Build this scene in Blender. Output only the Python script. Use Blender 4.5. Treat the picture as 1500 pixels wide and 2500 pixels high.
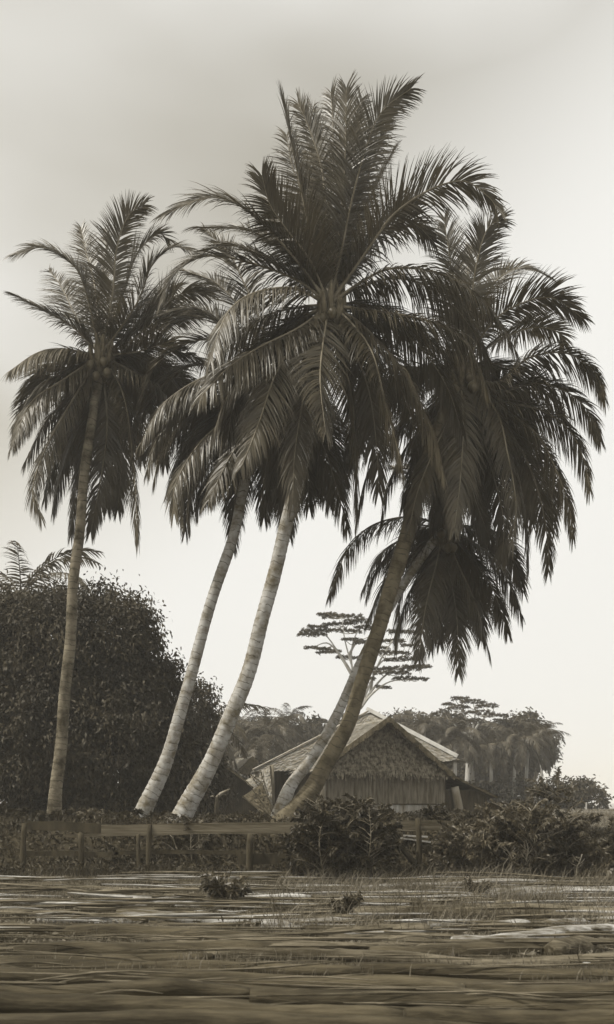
import bpy, math, random
import numpy as np
from mathutils import Vector

# ------------------------------------------------------------------ camera, world, sun, exposure
for o in list(bpy.data.objects):
    bpy.data.objects.remove(o, do_unlink=True)
scene = bpy.context.scene
COL = scene.collection
F = 2400.0            # focal length in photo pixels (photo 1500 x 2500)
HX, HY = 750.0, 1957.0   # principal column, horizon row
CZ = 1.35             # eye height

cam_d = bpy.data.cameras.new('camera')
cam = bpy.data.objects.new('camera', cam_d)
COL.objects.link(cam)
cam.location = (0, 0, CZ)
cam.rotation_euler = (math.radians(90), 0, 0)
cam_d.sensor_fit = 'VERTICAL'
cam_d.sensor_height = 36.0
cam_d.sensor_width = 36.0
cam_d.lens = F / 2500.0 * 36.0
cam_d.shift_y = (HY - 1250.0) / 2500.0
cam_d.clip_start = 0.1
cam_d.clip_end = 20000
cam_d.dof.use_dof = True
cam_d.dof.focus_distance = 20.0
cam_d.dof.aperture_fstop = 2.4
scene.camera = cam

SUN_EL, SUN_AZ = 59.0, 254.0     # azimuth measured clockwise from +Y (view direction): behind and to the left
world = bpy.data.worlds.new('World')
scene.world = world
world.use_nodes = True
wn, wl = world.node_tree.nodes, world.node_tree.links
wn.clear()
w_out = wn.new('ShaderNodeOutputWorld')
w_bg = wn.new('ShaderNodeBackground')
w_bg.inputs['Strength'].default_value = 0.10
w_sky = wn.new('ShaderNodeTexSky')
w_sky.sky_type = 'NISHITA'
w_sky.sun_disc = False
w_sky.sun_elevation = math.radians(SUN_EL)
w_sky.sun_rotation = math.radians(SUN_AZ)
w_sky.air_density = 1.0
w_sky.dust_density = 3.0
w_bw = wn.new('ShaderNodeRGBToBW')
wl.new(w_sky.outputs[0], w_bw.inputs[0])
# thin high cloud: pale veil near the horizon, soft patches higher up
w_tc = wn.new('ShaderNodeTexCoord')
w_map = wn.new('ShaderNodeMapping')
w_map.inputs['Scale'].default_value = (1.0, 1.0, 2.6)
w_map.inputs['Location'].default_value = (0.35, 0.2, 0.55)
wl.new(w_tc.outputs['Generated'], w_map.inputs[0])
w_no = wn.new('ShaderNodeTexNoise')
w_no.inputs['Scale'].default_value = 1.7
w_no.inputs['Detail'].default_value = 3.5
w_no.inputs['Roughness'].default_value = 0.45
wl.new(w_map.outputs[0], w_no.inputs['Vector'])
w_sep = wn.new('ShaderNodeSeparateXYZ')
wl.new(w_tc.outputs['Generated'], w_sep.inputs[0])
w_z = wn.new('ShaderNodeMapRange')
w_z.inputs['From Min'].default_value = 0.26
w_z.inputs['From Max'].default_value = 0.70
w_z.inputs['To Min'].default_value = 1.0
w_z.inputs['To Max'].default_value = 0.0
w_z.interpolation_type = 'SMOOTHSTEP'
w_sk = wn.new('ShaderNodeMath')        # the veil stands higher on the seaward (right) side
w_sk.operation = 'MULTIPLY_ADD'
w_sk.inputs[1].default_value = -0.75
wl.new(w_sep.outputs['X'], w_sk.inputs[0])
wl.new(w_sep.outputs['Z'], w_sk.inputs[2])
wl.new(w_sk.outputs[0], w_z.inputs[0])
w_cl = wn.new('ShaderNodeMapRange')
w_cl.inputs['From Min'].default_value = 0.33
w_cl.inputs['From Max'].default_value = 0.76
wl.new(w_no.outputs[0], w_cl.inputs[0])
w_mx = wn.new('ShaderNodeMath')
w_mx.operation = 'MAXIMUM'
wl.new(w_z.outputs[0], w_mx.inputs[0])
wl.new(w_cl.outputs[0], w_mx.inputs[1])
w_skyc = wn.new('ShaderNodeMix')
w_skyc.data_type = 'RGBA'
w_skyc.blend_type = 'MULTIPLY'
w_skyc.inputs[0].default_value = 1.0
wl.new(w_bw.outputs[0], w_skyc.inputs[6])
w_skyc.inputs[7].default_value = (1.95, 1.81, 1.48, 1)
w_mix = wn.new('ShaderNodeMix')
w_mix.data_type = 'RGBA'
wl.new(w_mx.outputs[0], w_mix.inputs[0])
wl.new(w_skyc.outputs[2], w_mix.inputs[6])
w_mix.inputs[7].default_value = (9.2, 9.1, 8.7, 1)
wl.new(w_mix.outputs[2], w_bg.inputs['Color'])
wl.new(w_bg.outputs[0], w_out.inputs['Surface'])

sun_d = bpy.data.lights.new('sun', 'SUN')
sun_d.energy = 4.0
sun_d.angle = math.radians(0.5)
sun_d.color = (1.0, 0.96, 0.88)
sun = bpy.data.objects.new('sun', sun_d)
COL.objects.link(sun)
_el, _az = math.radians(SUN_EL), math.radians(SUN_AZ)
_sd = Vector((math.sin(_az) * math.cos(_el), math.cos(_az) * math.cos(_el), math.sin(_el)))
sun.rotation_euler = _sd.to_track_quat('Z', 'Y').to_euler()
sun.location = (-20, -20, 30)

scene.view_settings.view_transform = 'Standard'
scene.view_settings.look = 'None'
scene.view_settings.exposure = 0.0
scene.view_settings.gamma = 1.0
scene.view_settings.use_curve_mapping = False
scene.cycles.volume_bounces = 1
scene.cycles.max_bounces = 6
scene.cycles.transparent_max_bounces = 8

# ------------------------------------------------------------------ helpers
R = np.random.RandomState(7)


def P(px, py, d):
    """a point seen at photo pixel (px, py), d metres out"""
    return np.array([(px - HX) / F * d, d, CZ - (py - HY) / F * d])


def sep(v):
    """a warm grey of value v as the print renders it"""
    k = min(1.0, v / 0.40)
    return (v * (1.26 - 0.24 * k), v, v * (0.52 + 0.43 * k), 1)


def mat(name, v0, v1=None, scale=4.0, rough=0.8, bump=0.0, bscale=None, transl=0.0, spec=0.3, stretch=(1, 1, 1),
        detail=4.0, contrast=(0.35, 0.65), coord='Object'):
    m = bpy.data.materials.new(name)
    m.use_nodes = True
    n, l = m.node_tree.nodes, m.node_tree.links
    b = n['Principled BSDF']
    out = n['Material Output']
    b.inputs['Roughness'].default_value = rough
    b.inputs['Specular IOR Level'].default_value = spec
    tc = n.new('ShaderNodeTexCoord')
    mp = n.new('ShaderNodeMapping')
    mp.inputs['Scale'].default_value = stretch
    l.new(tc.outputs[coord], mp.inputs[0])
    no = n.new('ShaderNodeTexNoise')
    no.inputs['Scale'].default_value = scale
    no.inputs['Detail'].default_value = detail
    l.new(mp.outputs[0], no.inputs['Vector'])
    rp = n.new('ShaderNodeValToRGB')
    rp.color_ramp.elements[0].position = contrast[0]
    rp.color_ramp.elements[1].position = contrast[1]
    rp.color_ramp.elements[0].color = sep(v0)
    rp.color_ramp.elements[1].color = sep(v1 if v1 is not None else v0)
    l.new(no.outputs[0], rp.inputs[0])
    l.new(rp.outputs[0], b.inputs['Base Color'])
    if bump:
        n2 = n.new('ShaderNodeTexNoise')
        n2.inputs['Scale'].default_value = bscale or scale * 4
        n2.inputs['Detail'].default_value = 5
        l.new(mp.outputs[0], n2.inputs['Vector'])
        bp = n.new('ShaderNodeBump')
        bp.inputs['Strength'].default_value = bump
        bp.inputs['Distance'].default_value = 0.03
        l.new(n2.outputs[0], bp.inputs['Height'])
        l.new(bp.outputs[0], b.inputs['Normal'])
    if transl:
        t = n.new('ShaderNodeBsdfTranslucent')
        l.new(rp.outputs[0], t.inputs['Color'])
        ms = n.new('ShaderNodeMixShader')
        ms.inputs[0].default_value = transl
        l.new(b.outputs[0], ms.inputs[1])
        l.new(t.outputs[0], ms.inputs[2])
        l.new(ms.outputs[0], out.inputs['Surface'])
    m.diffuse_color = sep(v0)
    return m


def tag(o, label=None, cat=None, group=None, kind=None):
    if label: o['label'] = label
    if cat: o['category'] = cat
    if group: o['group'] = group
    if kind: o['kind'] = kind
    return o


def off(parent):
    v = np.zeros(3)
    while parent is not None:
        v += np.array(parent.location)
        parent = parent.parent
    return v


def thing(name, loc, label, cat, group=None):
    o = bpy.data.objects.new(name, None)
    o.empty_display_size = 0.2
    o.location = tuple(float(c) for c in loc)
    COL.objects.link(o)
    return tag(o, label, cat, group)


def mesh_from(name, V, quads=None, tris=None, uvs=None, smooth=False):
    me = bpy.data.meshes.new(name)
    V = np.asarray(V, dtype=np.float32)
    nq = 0 if quads is None else len(quads)
    nt = 0 if tris is None else len(tris)
    me.vertices.add(len(V))
    me.vertices.foreach_set('co', V.ravel())
    loops = []
    if nq: loops.append(np.asarray(quads, dtype=np.int32).ravel())
    if nt: loops.append(np.asarray(tris, dtype=np.int32).ravel())
    loops = np.concatenate(loops)
    me.loops.add(len(loops))
    me.loops.foreach_set('vertex_index', loops)
    me.polygons.add(nq + nt)
    starts = np.concatenate([np.arange(nq) * 4, nq * 4 + np.arange(nt) * 3]).astype(np.int32)
    me.polygons.foreach_set('loop_start', starts)
    if uvs is not None:
        uv = me.uv_layers.new(name='UVMap')
        uv.data.foreach_set('uv', np.asarray(uvs, dtype=np.float32)[loops].ravel())
    me.update(calc_edges=True)
    me.validate()
    me.polygons.foreach_set('use_smooth', np.full(len(me.polygons), bool(smooth), dtype=bool))
    return me


class MB:
    """collects geometry in world space; build() links it as ONE mesh object"""
    def __init__(self):
        self.V, self.Q, self.T, self.U, self.n = [], [], [], [], 0

    def add(self, V, Q=None, T=None, U=None):
        V = np.asarray(V, float)
        self.V.append(V)
        self.U.append(np.zeros((len(V), 2)) if U is None else np.asarray(U, float))
        if Q is not None and len(Q): self.Q.append(np.asarray(Q) + self.n)
        if T is not None and len(T): self.T.append(np.asarray(T) + self.n)
        self.n += len(V)
        return self

    def box(self, c, X, Y, Z):
        """centre c, half-axis vectors X, Y, Z"""
        c, X, Y, Z = [np.asarray(a, float) for a in (c, X, Y, Z)]
        V = [c + sx * X + sy * Y + sz * Z for sz in (-1, 1) for sy in (-1, 1) for sx in (-1, 1)]
        Q = [(0, 2, 3, 1), (4, 5, 7, 6), (0, 1, 5, 4), (2, 6, 7, 3), (0, 4, 6, 2), (1, 3, 7, 5)]
        return self.add(V, Q)

    def bar(self, a, b, w, h, up=(0, 0, 1)):
        a, b = np.asarray(a, float), np.asarray(b, float)
        d = b - a
        L = np.linalg.norm(d)
        d /= L
        s = np.cross(d, up)
        s /= np.linalg.norm(s)
        u = np.cross(s, d)
        return self.box((a + b) / 2, d * L / 2, s * w / 2, u * h / 2)

    def tube(self, pts, rad, sides=8, cap=True, rough=0.0):
        pts = np.asarray(pts, float)
        n = len(pts)
        rad = np.broadcast_to(np.asarray(rad, float), (n,))
        T = np.gradient(pts, axis=0)
        T /= np.linalg.norm(T, axis=1)[:, None] + 1e-9
        ref = np.array([0.0, 1.0, 0.0]) if abs(T[0][1]) < 0.9 else np.array([0.0, 0.0, 1.0])
        S = np.cross(T, ref)
        S /= np.linalg.norm(S, axis=1)[:, None] + 1e-9
        N = np.cross(S, T)
        ang = np.arange(sides) / sides * 2 * math.pi
        jit = 1 + (R.rand(n, sides) - 0.5) * rough
        rr = rad[:, None] * jit
        V = pts[:, None, :] + rr[..., None] * (np.cos(ang)[None, :, None] * S[:, None, :] + np.sin(ang)[None, :, None] * N[:, None, :])
        V = V.reshape(-1, 3)
        i = np.arange(n - 1)[:, None] * sides
        k = np.arange(sides)[None, :]
        k2 = (k + 1) % sides
        Q = np.stack([i + k, i + k2, i + sides + k2, i + sides + k], -1).reshape(-1, 4)
        ln = np.concatenate([[0], np.cumsum(np.linalg.norm(np.diff(pts, axis=0), axis=1))])
        U = np.stack([np.broadcast_to((ang / 6.2832)[None, :], (n, sides)), np.broadcast_to(ln[:, None], (n, sides))], -1).reshape(-1, 2)
        Tt = None
        if cap:
            V = np.vstack([V, pts[0], pts[-1]])
            U = np.vstack([U, [0, 0], [0, ln[-1]]])
            c0, c1 = n * sides, n * sides + 1
            kk = np.arange(sides)
            Tt = np.vstack([np.stack([np.full(sides, c0), (kk + 1) % sides, kk], -1),
                            np.stack([np.full(sides, c1), (n - 1) * sides + kk, (n - 1) * sides + (kk + 1) % sides], -1)])
        return self.add(V, Q, Tt, U)

    def leaves(self, C, D, L, W, rng, fold=0.0):
        """rhombic leaves: base C, unit direction D, length L, width W"""
        C, D = np.asarray(C, float), np.asarray(D, float)
        n = len(C)
        D = D / (np.linalg.norm(D, axis=1)[:, None] + 1e-9)
        L = np.broadcast_to(np.asarray(L, float), (n,))[:, None]
        W = np.broadcast_to(np.asarray(W, float), (n,))[:, None]
        A = rng.normal(size=(n, 3))
        S = np.cross(D, A)
        S /= np.linalg.norm(S, axis=1)[:, None] + 1e-9
        mid = C + D * L * 0.45
        sag = np.zeros((n, 3))
        sag[:, 2] = -0.18 * L[:, 0]
        V = np.stack([C, mid + S * W / 2, C + D * L + sag, mid - S * W / 2], 1).reshape(-1, 3)
        Q = np.arange(n * 4).reshape(n, 4)
        return self.add(V, Q)

    def build(self, name, m, parent=None, kind=None, smooth=False, loc=None):
        V = np.vstack(self.V)
        Q = np.vstack(self.Q) if self.Q else None
        T = np.vstack(self.T) if self.T else None
        o_ = off(parent) if parent is not None else (np.array(loc, float) if loc is not None else np.zeros(3))
        me = mesh_from(name, V - o_, Q, T, np.vstack(self.U), smooth)
        me.materials.append(m)
        ob = bpy.data.objects.new(name, me)
        if parent is not None:
            ob.parent = parent
        elif loc is not None:
            ob.location = tuple(float(c) for c in loc)
        COL.objects.link(ob)
        if kind: ob['kind'] = kind
        return ob


def spline(pts, n):
    """Catmull-Rom through pts, n samples"""
    p = np.asarray(pts, float)
    p = np.vstack([2 * p[0] - p[1], p, 2 * p[-1] - p[-2]])
    m = len(p) - 3
    out = []
    for u in np.linspace(0, m - 1e-6, n):
        i = int(u)
        t = u - i
        a, b, c, d = p[i:i + 4]
        out.append(0.5 * ((2 * b) + (-a + c) * t + (2 * a - 5 * b + 4 * c - d) * t * t + (-a + 3 * b - 3 * c + d) * t ** 3))
    return np.array(out)


def smooth01(t):
    t = np.clip(t, 0, 1)
    return t * t * (3 - 2 * t)


# ------------------------------------------------------------------ materials
def log_material(name, v0, v1):
    m = bpy.data.materials.new(name)
    m.use_nodes = True
    n, l = m.node_tree.nodes, m.node_tree.links
    b = n['Principled BSDF']
    b.inputs['Roughness'].default_value = 0.85
    b.inputs['Specular IOR Level'].default_value = 0.2
    tc = n.new('ShaderNodeTexCoord')

    def noise(scale, st, det, rough=0.6):
        mp = n.new('ShaderNodeMapping')
        mp.inputs['Scale'].default_value = st
        l.new(tc.outputs['Object'], mp.inputs[0])
        t = n.new('ShaderNodeTexNoise')
        t.inputs['Scale'].default_value = scale
        t.inputs['Detail'].default_value = det
        t.inputs['Roughness'].default_value = rough
        l.new(mp.outputs[0], t.inputs['Vector'])
        return t.outputs[0]
    fine = noise(26, (0.09, 1, 1), 7, 0.7)      # long fibres
    coarse = noise(1.6, (0.45, 2.2, 2.2), 4)      # bleached and mossy stretches
    mm = n.new('ShaderNodeMath')
    mm.operation = 'MULTIPLY_ADD'
    mm.inputs[1].default_value = 0.45
    l.new(fine, mm.inputs[0])
    m3 = n.new('ShaderNodeMath')
    m3.operation = 'MULTIPLY'
    m3.inputs[1].default_value = 0.55
    l.new(coarse, m3.inputs[0])
    l.new(m3.outputs[0], mm.inputs[2])
    rp = n.new('ShaderNodeValToRGB')
    rp.color_ramp.elements[0].position = 0.42
    rp.color_ramp.elements[1].position = 0.60
    rp.color_ramp.elements[0].color = sep(v0)
    rp.color_ramp.elements[1].color = sep(v1)
    l.new(mm.outputs[0], rp.inputs[0])
    l.new(rp.outputs[0], b.inputs['Base Color'])
    bp = n.new('ShaderNodeBump')
    bp.inputs['Strength'].default_value = 0.8
    bp.inputs['Distance'].default_value = 0.03
    l.new(fine, bp.inputs['Height'])
    l.new(bp.outputs[0], b.inputs['Normal'])
    return m


M = {}
M['frond'] = mat('palm_leaf', 0.040, 0.080, scale=1.6, rough=0.45, transl=0.2, spec=0.45, detail=2)
M['dry'] = mat('dry_palm_leaf', 0.08, 0.16, scale=1.6, rough=0.6, transl=0.2, spec=0.3, detail=2)
M['midrib'] = mat('palm_midrib', 0.10, 0.18, scale=3, rough=0.5)
M['farfrond'] = mat('far_palm_leaf', 0.04, 0.09, scale=1.2, rough=0.5, transl=0.25, spec=0.4)
M['nut'] = mat('coconut_husk', 0.055, 0.10, scale=6, rough=0.5)
M['fibre'] = mat('crown_fibre', 0.055, 0.14, scale=9, rough=0.9, bump=0.5, stretch=(3, 3, 0.6))
M['leaf'] = mat('dense_tree_leaf', 0.022, 0.060, scale=0.9, rough=0.6, transl=0.12, spec=0.25)
M['leaf_far'] = mat('far_tree_leaf', 0.036, 0.075, scale=0.5, rough=0.6, transl=0.15)
M['leaf_shrub'] = mat('shrub_leaf', 0.040, 0.125, scale=2.0, rough=0.42, transl=0.2, spec=0.5)
M['leaf_dark'] = mat('dark_shrub_leaf', 0.028, 0.060, scale=2.0, rough=0.5, transl=0.12)
M['flat'] = mat('umbrella_tree_leaf', 0.045, 0.08, scale=1.0, rough=0.6, transl=0.15)
M['bark'] = mat('grey_bark', 0.16, 0.28, scale=5, rough=0.9, bump=0.5, stretch=(1, 1, 0.3))
M['palebark'] = mat('pale_bark', 0.34, 0.5, scale=5, rough=0.9, bump=0.3, stretch=(1, 1, 0.3))
M['twig'] = mat('pale_twig', 0.12, 0.24, scale=7, rough=0.9)
M['wood'] = mat('weathered_plank', 0.06, 0.17, scale=5, rough=0.85, bump=0.4, stretch=(0.25, 1, 3.5))
M['darkwood'] = mat('dark_weathered_wood', 0.027, 0.058, scale=6, rough=0.9, bump=0.4, stretch=(1, 1, 0.4))
M['log_pale'] = log_material('bleached_log', 0.06, 0.45)
M['log_grey'] = log_material('grey_log', 0.032, 0.18)
M['log_shaded'] = log_material('shade_toned_log', 0.026, 0.098)  # foreground shade is put into this darker wood tone
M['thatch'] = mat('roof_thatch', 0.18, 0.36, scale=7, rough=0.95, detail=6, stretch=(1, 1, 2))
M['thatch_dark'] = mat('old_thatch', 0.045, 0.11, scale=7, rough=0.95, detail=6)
M['thatch_gable'] = mat('gable_thatch_leaf', 0.035, 0.20, scale=9, rough=0.8, detail=6, contrast=(0.36, 0.62))  # dark base carries the palm crowns' shade on the gable as colour
M['bamboo'] = mat('bamboo_cane', 0.09, 0.24, scale=5, rough=0.7, stretch=(2.5, 2.5, 0.35), detail=4)
M['board'] = mat('pale_board', 0.55, 0.72, scale=4, rough=0.8)
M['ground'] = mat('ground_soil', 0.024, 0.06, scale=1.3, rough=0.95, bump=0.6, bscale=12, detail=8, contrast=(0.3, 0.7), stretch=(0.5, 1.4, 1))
M['grass'] = mat('grass_blade', 0.06, 0.24, scale=1.5, rough=0.7, transl=0.2, contrast=(0.35, 0.7))
M['meadow'] = mat('meadow_grass_blade', 0.13, 0.30, scale=0.7, rough=0.7, transl=0.2)
M['cover'] = mat('ground_cover_leaf', 0.028, 0.07, scale=1.5, rough=0.6, transl=0.15)


def trunk_material(name, v0, v1, ring_v, patch=1.0):
    m = bpy.data.materials.new(name)
    m.use_nodes = True
    n, l = m.node_tree.nodes, m.node_tree.links
    b = n['Principled BSDF']
    b.inputs['Roughness'].default_value = 0.85
    b.inputs['Specular IOR Level'].default_value = 0.25
    tc = n.new('ShaderNodeTexCoord')
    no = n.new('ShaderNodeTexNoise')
    no.inputs['Scale'].default_value = 3.2 * patch  # patchy bark; dappled light under the crowns is put into these tones too
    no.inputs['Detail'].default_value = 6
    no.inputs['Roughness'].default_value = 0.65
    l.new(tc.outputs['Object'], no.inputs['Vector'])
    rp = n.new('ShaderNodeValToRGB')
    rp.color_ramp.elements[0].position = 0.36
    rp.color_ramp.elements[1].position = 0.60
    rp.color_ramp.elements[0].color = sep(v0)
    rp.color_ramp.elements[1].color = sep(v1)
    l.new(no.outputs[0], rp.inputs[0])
    # leaf-scar rings: dark lines that wander round the stem
    n3 = n.new('ShaderNodeTexNoise')
    n3.inputs['Scale'].default_value = 4.5
    n3.inputs['Detail'].default_value = 3
    l.new(tc.outputs['Object'], n3.inputs['Vector'])
    sx = n.new('ShaderNodeSeparateXYZ')
    l.new(tc.outputs['UV'], sx.inputs[0])
    ad = n.new('ShaderNodeMath')
    ad.operation = 'MULTIPLY_ADD'
    ad.inputs[1].default_value = 0.20
    l.new(n3.outputs[0], ad.inputs[0])
    l.new(sx.outputs['Y'], ad.inputs[2])
    ml = n.new('ShaderNodeMath')
    ml.operation = 'MULTIPLY'
    ml.inputs[1].default_value = 1 / 0.14
    l.new(ad.outputs[0], ml.inputs[0])
    fr = n.new('ShaderNodeMath')
    fr.operation = 'FRACT'
    l.new(ml.outputs[0], fr.inputs[0])
    r2 = n.new('ShaderNodeValToRGB')
    r2.color_ramp.elements[0].position = 0.0
    r2.color_ramp.elements[0].color = (1, 1, 1, 1)
    r2.color_ramp.elements[1].position = 0.20
    r2.color_ramp.elements[1].color = (0, 0, 0, 1)
    l.new(fr.outputs[0], r2.inputs[0])
    n4 = n.new('ShaderNodeTexNoise')
    n4.inputs['Scale'].default_value = 6
    l.new(tc.outputs['Object'], n4.inputs['Vector'])
    g = n.new('ShaderNodeMapRange')
    g.inputs['From Min'].default_value = 0.38
    g.inputs['From Max'].default_value = 0.54
    g.inputs['To Max'].default_value = 1.0
    l.new(n4.outputs[0], g.inputs[0])
    mm = n.new('ShaderNodeMath')
    mm.operation = 'MULTIPLY'
    l.new(r2.outputs[0], mm.inputs[0])
    l.new(g.outputs[0], mm.inputs[1])
    mx = n.new('ShaderNodeMix')
    mx.data_type = 'RGBA'
    l.new(mm.outputs[0], mx.inputs[0])
    l.new(rp.outputs[0], mx.inputs[6])
    mx.inputs[7].default_value = sep(ring_v)
    l.new(mx.outputs[2], b.inputs['Base Color'])
    bp = n.new('ShaderNodeBump')
    bp.inputs['Strength'].default_value = 0.5
    bp.inputs['Distance'].default_value = 0.02
    l.new(no.outputs[0], bp.inputs['Height'])
    l.new(bp.outputs[0], b.inputs['Normal'])
    return m


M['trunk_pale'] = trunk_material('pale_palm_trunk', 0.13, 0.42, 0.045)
M['trunk_mid'] = trunk_material('grey_palm_trunk', 0.04, 0.19, 0.03)
M['trunk_dark'] = trunk_material('dark_palm_trunk', 0.05, 0.125, 0.03)

# ------------------------------------------------------------------ terrain, water, haze


def terrain_h(x, y):
    x, y = np.asarray(x, float), np.asarray(y, float)
    h = 0.86 * smooth01((y - 18.05) / 0.8) * (1 - 0.25 * smooth01((x - 3.5) / 3.0) * (1 - smooth01((y - 22) / 10)))
    h = h + 0.05 * np.sin(x * 0.9 + 1.3 * np.sin(y * 0.5)) * np.sin(y * 0.7 + x * 0.2)
    h = h + 0.02 * np.sin(x * 3.1 + y * 2.3) * np.sin(y * 2.7 - x * 1.1)
    shore = 62 + 240 * (1 - smooth01((x - 6) / 10))
    h = h - 2.4 * smooth01((y - shore) / 14)
    return h


xs = np.unique(np.concatenate([np.linspace(-160, -14, 26), np.linspace(-14, 22, 181), np.linspace(22, 200, 30)]))
ys = np.unique(np.concatenate([np.linspace(-12, 4, 12), np.linspace(4, 26, 150), np.linspace(26, 90, 90), np.linspace(90, 340, 34)]))
X, Y = np.meshgrid(xs, ys)
Z = terrain_h(X, Y)
V = np.stack([X, Y, Z], -1).reshape(-1, 3)
nx, ny = len(xs), len(ys)
i = np.arange(ny - 1)[:, None] * nx
k = np.arange(nx - 1)[None, :]
Q = np.stack([i + k, i + k + 1, i + nx + k + 1, i + nx + k], -1).reshape(-1, 4)
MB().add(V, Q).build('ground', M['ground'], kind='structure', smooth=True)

sea_m = bpy.data.materials.new('sea_water')
sea_m.use_nodes = True
_n, _l = sea_m.node_tree.nodes, sea_m.node_tree.links
_b = _n['Principled BSDF']
_b.inputs['Base Color'].default_value = sep(0.10)
_b.inputs['Roughness'].default_value = 0.25
_t = _n.new('ShaderNodeTexNoise')
_t.inputs['Scale'].default_value = 0.6
_t.inputs['Detail'].default_value = 5
_c = _n.new('ShaderNodeTexCoord')
_l.new(_c.outputs['Object'], _t.inputs['Vector'])
_bp = _n.new('ShaderNodeBump')
_bp.inputs['Strength'].default_value = 0.4
_l.new(_t.outputs[0], _bp.inputs['Height'])
_l.new(_bp.outputs[0], _b.inputs['Normal'])
MB().add([(-650, 40, -0.45), (650, 40, -0.45), (650, 900, -0.45), (-650, 900, -0.45)], [(0, 1, 2, 3)]).build('sea', sea_m, kind='structure')

HAZE = 0.0014
if HAZE:
    hz = bpy.data.materials.new('haze_air')
    hz.use_nodes = True
    _n, _l = hz.node_tree.nodes, hz.node_tree.links
    _n.remove(_n['Principled BSDF'])
    pv = _n.new('ShaderNodeVolumePrincipled')
    pv.inputs['Color'].default_value = (0.95, 0.94, 0.91, 1)
    pv.inputs['Density'].default_value = HAZE
    _l.new(pv.outputs[0], _n['Material Output'].inputs['Volume'])
    hb = MB().box((0, 440, 11.5), (700, 0, 0), (0, 500, 0), (0, 0, 15.0)).build('haze', hz, kind='stuff')

# ------------------------------------------------------------------ coconut palms


def frond_geo(ctrl, L, n=84, width=0.031, twist=0.6, rng=None, droop=0.5, vee=0.25, damage=0.05, S0=None):
    """ctrl: world points along the midrib. Returns (leaflets MB, midrib MB)."""
    rng = rng or R
    C = spline(ctrl, 40)
    d = np.concatenate([[0], np.cumsum(np.linalg.norm(np.diff(C, axis=0), axis=1))])
    tot = d[-1]
    # dense resample of frame
    T = np.gradient(C, axis=0)
    T /= np.linalg.norm(T, axis=1)[:, None]
    hz_ = C[-1] - C[0]
    if S0 is None:
        az = np.array([hz_[0], hz_[1], 0.0])
        if np.linalg.norm(az) < 0.15:
            az = np.array([0.3, -1, 0.0])
        az /= np.linalg.norm(az)
        S0 = np.cross(az, (0, 0, 1))
    leaf, rib = MB(), MB()
    rr = np.linspace(0.030, 0.005, 40)
    rr[:5] = np.linspace(0.055, 0.030, 5)
    rib.tube(C, rr * (tot / 4.2) ** 0.5, sides=5, cap=True)
    for side in (-1, 1):
        t = np.linspace(0.11, 0.995, n) + rng.uniform(-0.4, 0.4, n) / n
        keep = rng.rand(n) > damage
        for q in range(rng.randint(1, 5)):
            g0 = rng.uniform(0.15, 0.98)
            keep &= np.abs(t - g0) > rng.uniform(0.004, 0.018)
        t = np.clip(t[keep], 0.08, 1)
        m = len(t)
        s = t * tot
        c = np.stack([np.interp(s, d, C[:, k]) for k in range(3)], -1)
        tt = np.stack([np.interp(s, d, T[:, k]) for k in range(3)], -1)
        tt /= np.linalg.norm(tt, axis=1)[:, None]
        S = S0[None, :] - tt * (tt @ S0)[:, None]
        S /= np.linalg.norm(S, axis=1)[:, None]
        N = np.cross(S, tt)
        th = twist * smooth01((t - 0.05) / 0.7)
        S, N = S * np.cos(th)[:, None] + N * np.sin(th)[:, None], N * np.cos(th)[:, None] - S * np.sin(th)[:, None]
        al = np.radians(64 - 42 * t ** 1.5) + rng.normal(0, 0.07, m)
        be = vee + rng.normal(0, 0.10, m)
        D = np.cos(al)[:, None] * tt + np.sin(al)[:, None] * (side * S * np.cos(be)[:, None] + N * np.sin(be)[:, None])
        prof = np.interp(t, [0.08, 0.2, 0.4, 0.6, 0.8, 1.0], [0.45, 0.85, 1.0, 0.92, 0.68, 0.38])
        ll = L * prof * rng.uniform(0.85, 1.08, m)
        W = tt - D * np.sum(tt * D, axis=1)[:, None]
        W /= np.linalg.norm(W, axis=1)[:, None]
        W = W + 0.35 * rng.normal(size=(m, 1)) * np.cross(D, W)
        W /= np.linalg.norm(W, axis=1)[:, None]
        dr = droop * rng.uniform(0.6, 1.4, m)
        p = c.copy()
        rows = [p - W * (width * 0.25), p + W * (width * 0.25)]
        dirv = D.copy()
        segs = 4
        for j in range(1, segs + 1):
            g = dr * (0.14 + 0.34 * j / segs)
            dirv = dirv + g[:, None] * np.array([0, 0, -1.0])
            dirv /= np.linalg.norm(dirv, axis=1)[:, None]
            p = p + dirv * (ll / segs)[:, None]
            w = width * [0.5, 0.48, 0.36, 0.22, 0.03][j]
            rows += [p - W * w, p + W * w]
        V = np.stack(rows, 1).reshape(-1, 3)
        kq = 2 * (segs + 1)
        base = np.arange(m)[:, None] * kq
        Q = []
        for j in range(segs):
            a = base + 2 * j
            Q.append(np.concatenate([a, a + 1, a + 3, a + 2], 1))
        leaf.add(V, np.vstack(Q))
    return leaf, rib


def palm_trunk(ctrl, radii, m, parent, ring=0.13, name='trunk'):
    ln = sum(np.linalg.norm(np.array(b) - np.array(a)) for a, b in zip(ctrl[:-1], ctrl[1:]))
    n = int(ln / 0.028)
    C = spline(ctrl, n)
    s = np.linspace(0, 1, n)
    r = np.interp(s, np.linspace(0, 1, len(radii)), radii)
    d = s * ln
    wob = 0.03 * np.sin(d * 5.1) * np.sin(d * 1.7 + 1)
    ph = ((d + 0.03 * np.sin(d * 2.3)) / ring) % 1.0
    r = r * (1 + wob * 0.6 + 0.055 * (1 - ph) ** 2)
    # small sideways kinks so the outline is not drawn with a ruler
    C = C + np.stack([0.012 * np.sin(d * 3.3), 0.012 * np.cos(d * 2.9), 0 * d], -1)
    mb = MB().tube(C, r, sides=18, rough=0.03)
    return mb.build(name, m, parent, smooth=True)


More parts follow.
